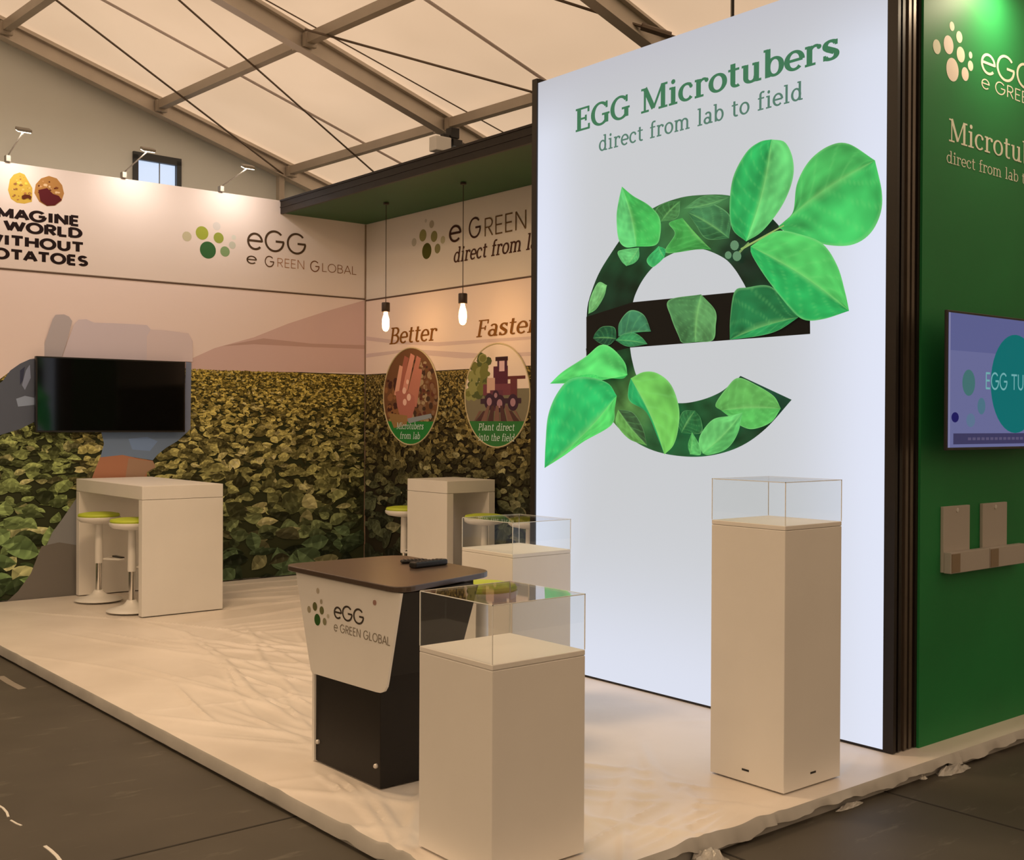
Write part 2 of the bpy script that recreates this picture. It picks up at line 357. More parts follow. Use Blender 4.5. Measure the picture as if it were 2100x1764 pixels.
SANS = {
 'e': (.60, [('A', .29, .27, .25, .27, 0, 318, 'T'), ('L', .05, .29, .54, .29, 'T')]),
 'G': (.80, [('A', .38, .35, .33, .35, 42, 360, 'T'), ('L', .42, .35, .73, .35, 'T')]),
 'R': (.56, [('L', .08, 0, .08, .7, 'T'), ('L', .08, .68, .28, .68, 'T'), ('A', .28, .51, .18, .17, -90, 90, 'T'), ('L', .08, .34, .28, .34, 'T'), ('L', .25, .34, .48, 0, 'T')]),
 'E': (.50, [('L', .08, 0, .08, .7, 'T'), ('L', .06, .68, .43, .68, 'T'), ('L', .06, .36, .40, .36, 'T'), ('L', .06, .02, .43, .02, 'T')]),
 'N': (.68, [('L', .09, 0, .09, .7, 'T'), ('L', .58, 0, .58, .7, 'T'), ('L', .09, .7, .58, 0, 'T')]),
 'L': (.46, [('L', .08, 0, .08, .7, 'T'), ('L', .06, .02, .42, .02, 'T')]),
 'O': (.78, [('A', .38, .35, .32, .34, 0, 360, 'T')]),
 'B': (.56, [('L', .08, 0, .08, .7, 'T'), ('L', .06, .68, .28, .68, 'T'), ('L', .06, .37, .3, .37, 'T'), ('L', .06, .02, .3, .02, 'T'),
             ('A', .28, .525, .16, .155, -90, 90, 'T'), ('A', .3, .195, .19, .175, -90, 90, 'T')]),
 'A': (.64, [('L', .04, 0, .32, .7, 'T'), ('L', .32, .7, .60, 0, 'T'), ('L', .14, .22, .5, .22, 'T')]),
 'I': (.26, [('L', .13, 0, .13, .7, 'T')]),
 'M': (.80, [('L', .1, 0, .1, .7, 'T'), ('L', .70, 0, .70, .7, 'T'), ('L', .1, .68, .4, .1, 'T'), ('L', .4, .1, .7, .68, 'T')]),
 'W': (.96, [('L', .06, .7, .26, .02, 'T'), ('L', .26, .02, .48, .66, 'T'), ('L', .48, .66, .70, .02, 'T'), ('L', .70, .02, .90, .7, 'T')]),
 'D': (.66, [('L', .09, 0, .09, .7, 'T'), ('L', .07, .66, .28, .66, 'T'), ('L', .07, .04, .28, .04, 'T'), ('A', .28, .35, .30, .31, -90, 90, 'T')]),
 'T': (.60, [('L', .30, 0, .30, .7, 'T'), ('L', .03, .66, .57, .66, 'T')]),
 'H': (.68, [('L', .1, 0, .1, .7, 'T'), ('L', .58, 0, .58, .7, 'T'), ('L', .1, .35, .58, .35, 'T')]),
 'U': (.66, [('L', .1, .24, .1, .7, 'T'), ('L', .56, .24, .56, .7, 'T'), ('A', .33, .26, .23, .23, 180, 360, 'T')]),
 'S': (.54, [('A', .27, .51, .17, .155, 30, 265, 'T'), ('A', .27, .19, .18, .16, 85, -150, 'T'), ('L', .2, .37, .34, .33, 'T')]),
 'P': (.56, [('L', .1, 0, .1, .7, 'T'), ('L', .1, .66, .28, .66, 'T'), ('A', .28, .49, .18, .17, -90, 90, 'T'), ('L', .1, .32, .28, .32, 'T')]),
 ' ': (.30, [])}

def strokes(text, font, w, slant=0.0, track=0.0):
    """polygons of a line of text in font units, and its width"""
    T, N, S = w; wd = {'T': T, 'N': N, 'S': S}; out = []; x = 0.0
    for ch in text:
        adv, prims = font[ch]
        for p in prims:
            if p[0] == 'L':
                _, a, b, c, d, k = p; h = wd[k]/2; l = math.hypot(c-a, d-b); nx, ny = -(d-b)/l*h, (c-a)/l*h
                out.append([(x+a+nx, b+ny), (x+a-nx, b-ny), (x+c-nx, d-ny), (x+c+nx, d+ny)])
            elif p[0] == 'D':
                _, a, b, r = p; out.append([(x+a+r*math.cos(k*math.pi/6), b+r*math.sin(k*math.pi/6)) for k in range(12)])
            else:
                _, a, b, rx, ry, a0, a1, k = p; n = max(6, int(abs(a1-a0)/11)); prev = None
                for i in range(n+1):
                    t = R(a0+(a1-a0)*i/n); h = ((N+(T-N)*math.cos(t)**2) if k == 'C' else wd[k])/2
                    cx, cy = math.cos(t), math.sin(t); nl = math.hypot(cx/rx, cy/ry); ux, uy = cx/rx/nl, cy/ry/nl
                    cur = ((x+a+rx*cx+ux*h, b+ry*cy+uy*h), (x+a+rx*cx-ux*h, b+ry*cy-uy*h))
                    if prev: out.append([prev[0], prev[1], cur[1], cur[0]])
                    prev = cur
        x += adv+track
    return [[(a+slant*b, b) for a, b in q] for q in out], x-track

def write(mb, text, font, w, o, width, cap, u, n, col, slant=0.0, track=0.0, base=0.0):
    """text of a given width and cap height starting at o, running along u, standing off along n"""
    polys, tw = strokes(text, font, w, slant, track)
    o, u, n = np.array(o, float), np.array(u, float), np.array(n, float); z = np.array([0, 0, 1.0])
    for i, q in enumerate(polys):
        off = n*(base+0.00002*(i % 40))
        pts = [o+u*(a/tw*width)+z*(b/0.7*cap)+off for a, b in q]
        if np.dot(np.cross(pts[1]-pts[0], pts[2]-pts[1]), n) < 0: pts.reverse()
        mb.face(pts, 0, col)

def write_px(mb, text, font, w, p0, p1, ptop, axis, c, col, slant=0.0, track=0.0, base=0.0):
    """write() between two baseline points and a cap-top point read off the photograph, on the plane axis = c"""
    a, b, t = at(*p0, axis, c), at(*p1, axis, c), at(*ptop, axis, c)
    if axis == 'X': u, n, k = (0, -1, 0), (-1, 0, 0), 1
    else: u, n, k = (1, 0, 0), (0, -1, 0), 0
    o = a.copy(); o[2] = (a[2]+b[2])/2
    write(mb, text, font, w, o, abs(b[k]-a[k]), abs(t[2]-a[2]), u, n, col, slant, track, base)

def disc(mb, c, r, u, n, col, off, seg=28, rz=None):
    c, u, n = np.array(c, float), np.array(u, float), np.array(n, float)
    rz = rz or r
    pts = [c+u*(r*math.cos(2*math.pi*k/seg))+np.array([0, 0, 1])*(rz*math.sin(2*math.pi*k/seg))+n*off for k in range(seg)]
    if np.dot(np.cross(pts[1]-pts[0], pts[2]-pts[1]), n) < 0: pts.reverse()
    mb.face(pts, 0, col)

def plane_poly(mb, px, axis, c, n, col, off):
    """a printed patch traced on the plane axis = c"""
    pts = [at(x, y, axis, c)+np.array(n)*off for x, y in px]
    s = sum(np.cross(pts[i], pts[(i+1) % len(pts)]) for i in range(len(pts)))
    if np.dot(s, n) < 0: pts.reverse()
    mb.face(pts, 0, col)
XP, XB, YA, YG = 5.132, 6.965, 11.043, 3.20        # lightbox face, back wall, left wall, green wall
DX, DY, HF = 2.487, 3.06, -0.085                   # platform edges, hall floor level
TOPZ, SEAM = 4.0, 3.025
NX, NY = (-1, 0, 0), (0, -1, 0)

# ------------------------------------------------------------------ the tent
TP = np.array([math.sin(R(-2.954)), math.cos(R(-2.954)), 0]); TQ = np.array([TP[1], -TP[0], 0])
TC = 11.84
def tent(along, q, z): return TP*(TC+along)+TQ*q+np.array([0, 0, z])
def roofz(q): return 4.60-0.284*(q-7.227)
RIDGE, EAVE = -1.0, 10.2

mb = MB()
for q0, q1 in ((RIDGE, EAVE), (RIDGE-11.2, RIDGE)):
    z0, z1 = (roofz(q0)+.13, roofz(q1)+.13) if q0 == RIDGE else (roofz(RIDGE)+.13-.284*11.2, roofz(RIDGE)+.13)
    for j in range(8):
        a0, a1 = 0.3-2.94*j, 0.3-2.94*(j+1)
        mb.face([tent(a0, q0, z0), tent(a0, q1, z1), tent(a1, q1, z1), tent(a1, q0, z0)])
# welded seams halfway between the rafters belong to the membrane
for a in (-1.47, -4.41, -7.35):
    mb.obox(tent(a, RIDGE, roofz(RIDGE)+.105), TP*0.035, TQ*(EAVE-RIDGE)+np.array([0, 0, -.284*(EAVE-RIDGE)]), (0, 0, .012), 1)
struct(mb.build('ceiling', [M_ROOF, M_SEAM]))

def rafter(along, name):
    m = MB(); d = TQ*(EAVE-RIDGE)+np.array([0, 0, -.284*(EAVE-RIDGE)])
    o = tent(along-.055, RIDGE, roofz(RIDGE)-.10)
    m.obox(o, TP*.11, d, (0, 0, .014)); m.obox(o+np.array([0, 0, .186]), TP*.11, d, (0, 0, .014))
    m.obox(o+TP*.018+np.array([0, 0, .012]), TP*.074, d, (0, 0, .176))
    m.obox(o-TP*.03+np.array([0, 0, .150]), TP*.17, d, (0, 0, .022))          # keder rail holding the membrane
    return struct(m.build(name, M_ALU))
for j, a in enumerate((0.0, -2.94, -5.88, -8.82)): rafter(a, 'ceiling_beam')

def purlin(q, a0, a1):
    m = MB(); z = roofz(q)
    m.obox(tent(a0, q-.04, z-.045), TP*(a1-a0), TQ*.08, (0, 0, .09))
    for s in (a0, a1):
        k = .05 if s == a0 else -.05
        m.obox(tent(s, q-.06, z-.075), TP*(-k), TQ*.12, (0, 0, .12))
    return struct(m.build('purlin_beam', M_PURLIN))
for j in range(4):
    for q in (7.227, 5.60, 3.98, 2.36, .74):
        purlin(q, -2.94*j-.06, -2.94*(j+1)+.06)

def cable(p, q, r, label, ends=False):
    m = MB(); m.tube([p, q], r, 6)
    if ends:
        d = (np.array(p)-np.array(q)); d /= np.linalg.norm(d); q = np.array(q)
        m.tube([q+d*.06, q+d*.30], r*2.4, 8); m.tube([q+d*.42, q+d*.50], r*1.9, 8)
    return tag(m.build('bracing_cable', M_CABLE), label, 'cable', 'roof bracing cables')
def under_roof(x, y, dz):
    """the point just under the roof slope seen at a photograph pixel"""
    d = _r2*((x-W/2)/FPX) + _d2*((y-H/2)/FPX) + _fw; o = np.array([0, 0, EYE])
    t = (4.60+.284*7.227+dz-EYE)/(d[2]+.284*float(d @ TQ)); return o+t*d
ur = under_roof
cable(ur(-60, -134, -.06), ur(592, 366, -.07), .011, 'steel bracing cable running down to the corner where the gable end meets the canopy')
cable(ur(265, -90, -.06), ur(785, 369, -.06), .010, 'steel bracing cable crossing two purlins in the first roof bay')
cable(ur(625, 60, -.06), ur(1140, 202, -.06), .011, 'steel cable stretched from a rafter joint towards the top of the lightbox')
cable(ur(990, -50, -.03), ur(1390, 78, -.04), .012, 'steel cable with dark turnbuckle ending behind the lightbox top', True)
cable(ur(300, -137, .06), ur(1060, 287, .06), .007, 'thin roof seam close along the second rafter')  # seam line of the roof, modelled as a thin tube like the cables

# gable end with its small window
gw, gz, gq = 0.24, (3.55, 4.53), (5.405, 5.90)
m = MB(); A = 0.13
def gq_face(q0, q1, zb, zt0, zt1): m.face([tent(A, q0, zb), tent(A, q1, zb), tent(A, q1, zt1), tent(A, q0, zt0)])
zr = lambda q: roofz(q)+.16 if q >= RIDGE else roofz(RIDGE)+.16-.284*(RIDGE-q)
gq_face(RIDGE-11.2, RIDGE, HF, zr(RIDGE-11.2), zr(RIDGE)); gq_face(RIDGE, gq[0], HF, zr(RIDGE), zr(gq[0])); gq_face(gq[1], EAVE, HF, zr(gq[1]), zr(EAVE))
gq_face(gq[0], gq[1], HF, gz[0], gz[0]); gq_face(gq[0], gq[1], gz[1], zr(gq[0]), zr(gq[1]))
struct(m.build('wall_rear', M_GABLE))
m = MB()
m.face([tent(-15, EAVE, HF), tent(.2, EAVE, HF), tent(.2, EAVE, zr(EAVE)), tent(-15, EAVE, zr(EAVE))])
struct(m.build('wall_side', M_GABLE))
m = MB()
for q0, q1, z0, z1 in ((gq[0]-.03, gq[0]+.025, *gz), (gq[1]-.025, gq[1]+.03, *gz), (gq[0]-.03, gq[1]+.03, gz[1]-.05, gz[1]+.03), (gq[0]-.03, gq[1]+.03, gz[0]-.03, gz[0]+.03)):
    m.obox(tent(A-.03, q0, z0), TQ*(q1-q0), TP*.07, (0, 0, z1-z0))
win = struct(m.build('window_1', M_WINFRAME))
m = MB(); m.obox(tent(A+.02, gq[0]+.02, gz[0]+.02), TQ*(gq[1]-gq[0]-.04), TP*.006, (0, 0, gz[1]-gz[0]-.06))
m.obox(tent(A+.012, gq[0]+.28, gz[0]+.02), TQ*.012, TP*.008, (0, 0, gz[1]-gz[0]-.06), 1)
m.build('pane', [M_SKYPANE, mat('pane bar', (.35, .4, .45), .5)], win)
m = MB(); m.obox(tent(-.02, 7.10, 3.2), TQ*.07, TP*.07, (0, 0, roofz(7.1)-3.22)); struct(m.build('gable_post_trim', M_PURLIN))

# ------------------------------------------------------------------ floors
m = MB(); m.box((-7, -4, HF-.05), (14, 14, HF)); struct(m.build('floor', M_FLOOR))
m = MB()                                                        # joints between the floor cassettes, sunk as thin dark gaps
M_JOINT = mat('dark floor joint', (.018, .015, .012), .8)
ja, jb = at(1775, 1610, 'Z', HF), at(2086, 1700, 'Z', HF)
jc = at(240, 1764, 'Z', HF)
for x in (ja[0]-.02,): m.box((x, -1, HF), (x+.012, DY+.1, HF+.0015))
for x in (at(1470, 1745, 'Z', HF)[0],): m.box((x, -1, HF), (x+.012, DY+.1, HF+.0015))
for y in (jc[1],): m.box((-3, y, HF), (DX+.02, y+.012, HF+.0015))
struct(m.build('floor_joint_strip', M_JOINT))

m = MB(); m.box((DX, DY, HF), (9.5, 11.2, -.007)); struct(m.build('floor_platform', M_SKIRT))

# wrinkled film over the platform
rng = np.random.default_rng(4)
x0, x1, y0, y1, st = DX-.012, XB-.002, DY-.012, YA-.04, .017
nx, ny = int((x1-x0)/st)+1, int((y1-y0)/st)+1
gx, gy = np.meshgrid(np.linspace(x0, x1, nx), np.linspace(y0, y1, ny), indexing='ij')
hz = np.zeros_like(gx)
def crease(cx, cy, ang, ln, wd, ht):
    global hz
    dx, dy = gx-cx, gy-cy; s = dx*math.cos(ang)+dy*math.sin(ang); t = -dx*math.sin(ang)+dy*math.cos(ang)+.03*np.sin(s*3+cx*9)
    hz += ht*np.exp(-(t/wd)**2)*np.exp(-(s/ln)**4)
for i in range(34):                                             # folds fanning from the bar table to the counter
    k = rng.random(); crease(4.0-1.1*k+rng.normal(0, .35), 8.9-4.2*k+rng.normal(0, .3), R(105+rng.normal(0, 12)), rng.uniform(.4, 1.3), rng.uniform(.014, .032), rng.uniform(.003, .010))
for i in range(26):                                             # pulled towards the front corner
    crease(rng.uniform(2.55, 3.9), rng.uniform(3.1, 4.2), R(rng.choice([45, 60, 120])+rng.normal(0, 10)), rng.uniform(.25, .8), rng.uniform(.016, .04), rng.uniform(.003, .011))
for i in range(26):                                             # parallel folds below the mural
    crease(5.6+rng.normal(0, .7), 9.2+rng.normal(0, 1.0), R(0+rng.normal(0, 7)), rng.uniform(.5, 1.2), rng.uniform(.02, .05), rng.uniform(.004, .012))
for i in range(30):
    crease(rng.uniform(2.6, 6.8), rng.uniform(3.2, 10.8), rng.uniform(0, 3.14), rng.uniform(.15, .5), rng.uniform(.015, .035), rng.uniform(.001, .005))
def folds(pa, pb, n, gap, seed):
    a, b = at(*pa, 'Z', 0), at(*pb, 'Z', 0); rr = random.Random(seed); d = b-a; ang = math.atan2(d[1], d[0]); ln = np.linalg.norm(d)/2
    for i in range(n):
        o = (i-(n-1)/2)*gap+rr.uniform(-.3, .3)*gap; c = (a+b)/2+np.array([-math.sin(ang), math.cos(ang), 0])*o
        crease(c[0]+rr.uniform(-.1, .1)*ln, c[1]+rr.uniform(-.1, .1)*ln, ang+rr.uniform(-.10, .10), ln*rr.uniform(.6, 1.1), rr.uniform(.012, .022), rr.uniform(.006, .012))
folds((1290, 1764), (1480, 1640), 7, .060, 1); folds((650, 1560), (860, 1764), 5, .055, 2); folds((450, 1280), (640, 1500), 6, .10, 3); folds((400, 1380), (600, 1480), 3, .2, 4)
hz = np.minimum(hz*1.5, .017)
for bx0, by0, bx1, by1 in ((2.566, 3.216, 3.02, 3.67), (4.045, 4.895, 4.48, 5.36), (4.185, 3.165, 4.61, 3.59), (2.81, 4.34, 3.27, 4.94), (3.735, 9.385, 4.462, 9.46), (3.735, 10.91, 4.462, 10.985),
                           (6.33, 8.62, 6.41, 9.27), (6.82, 8.62, 6.90, 9.27), (5.06, 3.1, 5.5, 6.1), (3.56, 10.28, 4.0, 10.72), (3.56, 9.5, 4.0, 9.95), (6.23, 9.28, 6.67, 9.72), (6.28, 8.05, 6.72, 8.49), (6.40, 7.56, 6.84, 8.0), (3.49, 4.52, 3.94, 4.97)):
    dd = np.maximum(np.maximum(bx0-gx, gx-bx1), np.maximum(by0-gy, gy-by1)); hz = hz*np.clip(dd/.06, 0, 1)
hz = hz*np.clip((XB-.03-gx)/.05, 0, 1)*np.clip((YA-.03-gy)/.05, 0, 1)
hz = hz+.0004+.0004*np.sin(gx*7+np.sin(gy*5))*np.sin(gy*6)
m = MB()
edge = np.minimum.reduce([gx-x0, gy-y0])
zz = -.005+np.maximum(hz, 0)
m.v = [(float(a), float(b), float(c)) for a, b, c in zip(gx.ravel(), gy.ravel(), zz.ravel())]
m.f = [(i*ny+j, (i+1)*ny+j, (i+1)*ny+j+1, i*ny+j+1) for i in range(nx-1) for j in range(ny-1)]
n0 = len(m.f)
# overhanging hem, ragged at the front
def hem(idx, out, lo, hi, rag):
    base = len(m.v); q = rng.random(len(idx)+24)
    for wdt in (9, 5): q = np.convolve(q, np.ones(wdt)/wdt, 'same')
    q = np.clip((q-.5)*2.6*rag+.5, 0, 1)
    for k, i in enumerate(idx):
        v = m.v[i]; d = lo+(hi-lo)*q[k+12]; b = rag*.022*q[(k*3) % len(idx)]
        m.v.append((v[0]+out[0]*.006, v[1]+out[1]*.006, v[2]-.010)); m.v.append((v[0]+out[0]*(.008+b), v[1]+out[1]*(.008+b), v[2]-d))
    for k in range(len(idx)-1):
        a, b = base+2*k, base+2*k+2
        m.f.append((idx[k], idx[k+1], b, a)); m.f.append((a, b, b+1, a+1))
hem([j for j in range(ny)], (-1, 0), .060, .068, .25)
hem([i*ny for i in range(nx)], (0, -1), .030, .074, 1.0)
m.m = [0]*n0+[1]*(len(m.f)-n0); m.c = [(1, 1, 1)]*len(m.f)
tag(m.build('protective_film', [M_FILM, M_HEM], smooth=True), 'milky wrinkled plastic film covering the raised booth platform', 'plastic film')

def crumple(name, pxy, size, label, seed, stretch=(1, 1), mt=M_CRINKLE, cat='plastic scrap', z=HF):
    rr = random.Random(seed); m = MB(); c = at(*pxy, 'Z', z); n = 9; g = {}
    if mt is M_CRINKLE: c[1] = min(c[1], DY-.022-size*stretch[1]*.35)
    for i in range(n):
        for j in range(n):
            u, v = (i/(n-1)-.5)*2, (j/(n-1)-.5)*2; d = max(0, 1-(u*u+v*v))
            k = math.sqrt(max(1e-6, (u*u*v*v)))
            g[i, j] = len(m.v)
            m.v.append((c[0]+size*stretch[0]*u*(1-.25*abs(v))+rr.uniform(-.1, .1)*size*.6, c[1]+size*stretch[1]*v*(1-.25*abs(u))+rr.uniform(-.1, .1)*size*.6, z+.002+d*size*rr.uniform(.15, .75)))
    for i in range(n-1):
        for j in range(n-1): m.f.append((g[i, j], g[i+1, j], g[i+1, j+1], g[i, j+1])); m.m.append(0); m.c.append((1, 1, 1))
    return tag(m.build(name, mt, org=(c[0], c[1], z)), label, cat)
crumple('film_scrap', (1405, 1748), .085, 'crumpled clear film bunched at the platform corner by the plinth', 1, (1.0, 1.0))
crumple('film_scrap', (1925, 1574), .075, 'crumpled clear film bulging below the green wall', 2, (1.9, .55))
crumple('film_scrap', (1690, 1640), .034, 'small roll of clear film along the edge by the tall plinth', 3, (3.2, .5))
crumple('paper_scrap', (1892, 1597), .028, 'small white crumpled scrap lying on the dark floor', 5, (1, .8), M_TAPE, 'litter')

def tape(p, label, w=.016, mt=None):
    pts = [at(x, y, 'Z', HF) for x, y in p]; m = MB()
    for i in range(len(pts)-1):
        a, b = pts[i], pts[i+1]; d = (b-a)/np.linalg.norm(b-a); nn = np.array([-d[1], d[0], 0])*w/2
        m.shape([a+nn, a-nn, b-nn, b+nn, a+nn+[0, 0, .003], a-nn+[0, 0, .003], b-nn+[0, 0, .003], b+nn+[0, 0, .003]],
                [(0, 3, 2, 1), (4, 5, 6, 7), (0, 1, 5, 4), (1, 2, 6, 5), (2, 3, 7, 6), (3, 0, 4, 7)])
    return tag(m.build('tape_strip', mt or M_TAPE), label, 'tape')
tape([(92, 1736), (104, 1745), (116, 1756), (128, 1772)], 'short curl of white tape on the dark floor, cut by the picture bottom', .014)
tape([(-4, 1652), (6, 1658), (14, 1667), (17, 1676)], 'small bent end of white tape at the edge of the dark floor', .010)
tape([(22, 1683), (34, 1690), (44, 1694)], 'tiny flat piece of white tape between two longer curls', .008)
tape([(0, 1388), (22, 1402), (46, 1414)], 'broad dull strip of dusty tape beside the platform edge', .05, M_DUST)

# ------------------------------------------------------------------ booth walls
m = MB(); m.box((-1.5, YA, 0), (XB, YA+.06, TOPZ)); struct(m.build('wall_left', M_WALL))
m = MB(); m.box((XB, 3.26, 0), (XB+.06, YA+.06, TOPZ-.1)); struct(m.build('wall_back', M_WALL))
m = MB(); m.box((5.34, YG, -.01), (9.2, YG+.06, 4.4)); struct(m.build('wall_right', M_GREEN))
# dark joints between the fabric panels
m = MB()
m.box((-1.5, YA-.008, SEAM-.007), (XB, YA, SEAM+.007)); struct(m.build('trim_1', mat('panel joint', (.10, .06, .045), .6)))
m = MB(); m.box((XB-.008, 5.9, SEAM-.024), (XB, YA, SEAM-.008)); struct(m.build('trim_2', MATS['panel joint']))
m = MB(); m.box((XB-.014, YA-.014, .02), (XB, YA, TOPZ-.14)); struct(m.build('trim_3', mat('corner profile', (.28, .2, .15), .6)))

# ------------------------------------------------------------------ prints on the left wall
FA = YA-.004
ban = thing('fabric_banner', 'white upper wall banner reading imagine a world without potatoes beside a dotted logo', 'banner', (3, YA, SEAM+.02))
bo = (3, YA, SEAM+.02)
m = MB(); m.box((-1.5, FA, SEAM+.012), (XB-.02, YA-.001, TOPZ-.002), 0, (.80, .74, .765)); m.build('fabric', M_PRINT, ban, bo)
m = MB(); ink = (.012, .004, .006)
for txt, r, b0, b1, tp in (('IMAGINE', 163, 447, 461, 428), ('A WORLD', 168, 473, 487, 458), ('WITHOUT', 171, 504, 515, 488), ('POTATOES', 180, 531, 543, 515)):
    n = {'IMAGINE': 'MAGINE', 'A WORLD': 'WORLD', 'WITHOUT': 'ITHOUT', 'POTATOES': 'OTATOES'}[txt]
    l = {'MAGINE': -8, 'WORLD': 8, 'ITHOUT': 8, 'OTATOES': -14}[n]
    _, tw = strokes(txt, SANS, (.1, .1, .1), 0, .06); _, vw = strokes(n, SANS, (.1, .1, .1), 0, .06)
    e = at(r, b1, 'Y', YA); s = at(l, b0, 'Y', YA); wv = (e[0]-s[0])*tw/vw
    cap = at(r, b1-18.5, 'Y', YA)[2]-at(r, b1, 'Y', YA)[2]
    write(m, txt, SANS, (.20, .20, .20), (e[0]-wv, FA, (e[2]+s[2])/2), wv, cap, (1, 0, 0), NY, ink, 0, .06, .001)
m.build('slogan_lettering', M_LETTER, ban, bo); m = MB()
for txt, pp, w in (('eGG', ((506, 511), (630, 521), (508, 470)), .074), ('e', ((505, 540), (527, 541), (507, 521)), .085)):
    write_px(m, txt, SANS, (w, w, w), *pp, 'Y', YA, lin((78, 62, 48)), 0, .02, .006)
write_px(m, 'G', SANS, (.075,)*3, (542, 546), (563, 548), (543, 525), 'Y', YA, lin((96, 70, 52)), 0, 0, .006)
write_px(m, 'REEN', SANS, (.05,)*3, (567, 548), (625, 552), (568, 530), 'Y', YA, lin((165, 118, 84)), 0, .02, .006)
write_px(m, 'G', SANS, (.07,)*3, (635, 556), (656, 558), (636, 535), 'Y', YA, lin((120, 78, 52)), 0, 0, .006)
write_px(m, 'LOBAL', SANS, (.055,)*3, (659, 558), (731, 563), (660, 541), 'Y', YA, lin((135, 92, 58)), 0, .02, .006)
m.build('lettering', M_LETTER, ban, bo)
def logo(mb, dots, axis, c, n, u, cols, base):
    for (x, y, ry), col in zip(dots, cols):
        p = at(x, y, axis, c); r = abs(at(x, y-ry, axis, c)[2]-at(x, y+ry, axis, c)[2])/2
        disc(mb, p, r, u, n, col, base)
m = MB()
LD = [(426, 513, 17.5), (414, 478, 13.8), (448, 488, 11), (383, 485, 10), (444, 464, 8.5), (461, 516, 10.5), (476, 503, 7.5), (479, 487, 5)]
LC = [alb_lit((58, 98, 52)), alb_lit((160, 160, 58)), alb_lit((150, 152, 62)), alb_lit((196, 178, 138)), alb_lit((214, 196, 178)), alb_lit((132, 150, 98)), alb_lit((196, 186, 160)), alb_lit((216, 204, 180))]
logo(m, LD, 'Y', YA, NY, (1, 0, 0), LC, .005)
m.build('logo', M_PRINT, ban, bo)
# two printed potatoes
def potato(mb, px, cols, seed, off):
    rr = random.Random(seed); plane_poly(mb, px, 'Y', YA, NY, cols[0], off)
    cx = sum(p[0] for p in px)/len(px); cy = sum(p[1] for p in px)/len(px)
    for k in range(34):
        t, d = rr.uniform(0, 6.28), math.sqrt(rr.random())*.8; i = int(t/6.28*len(px)) % len(px)
        x, y = cx+(px[i][0]-cx)*d, cy+(px[i][1]-cy)*d; s = rr.uniform(1.2, 4.2)
        plane_poly(mb, [(x+s*math.cos(a)*rr.uniform(.6, 1.3), y+s*.7*math.sin(a)*rr.uniform(.6, 1.3)) for a in (0, 1, 2, 3.1, 4.2, 5.2)], 'Y', YA, NY, rr.choice(cols[1:]), off+.0001*(k+1))
m = MB()
potato(m, [(16, 390), (20, 368), (28, 358), (40, 354), (50, 358), (58, 372), (66, 386), (66, 400), (65, 414), (50, 418), (34, 416), (22, 408)],
       [alb_lit((205, 160, 62)), alb_lit((180, 112, 58)), alb_lit((222, 180, 92)), alb_lit((150, 96, 50)), alb_lit((222, 190, 70))], 3, .005)
m.build('potato_picture', M_PRINT, ban, bo)
m = MB()
plane_poly(m, [(44, 402), (50, 399), (60, 400), (64, 404), (62, 410), (56, 406), (50, 409), (44, 407)], 'Y', YA, NY, alb_lit((92, 40, 20)), .010)
potato(m, [(70, 396), (73, 378), (84, 366), (100, 361), (116, 366), (127, 380), (131, 397), (126, 412), (112, 422), (96, 423), (80, 414)],
       [alb_lit((176, 120, 62)), alb_lit((84, 28, 24)), alb_lit((205, 150, 100)), alb_lit((84, 28, 24)), alb_lit((224, 180, 130)), alb_lit((120, 60, 30))], 8, .005)
plane_poly(m, [(78, 390), (96, 386), (108, 398), (120, 402), (126, 410), (112, 421), (96, 422), (82, 412)], 'Y', YA, NY, alb_lit((90, 28, 30)), .0095)
m.build('potato_picture', M_PRINT, ban, bo)

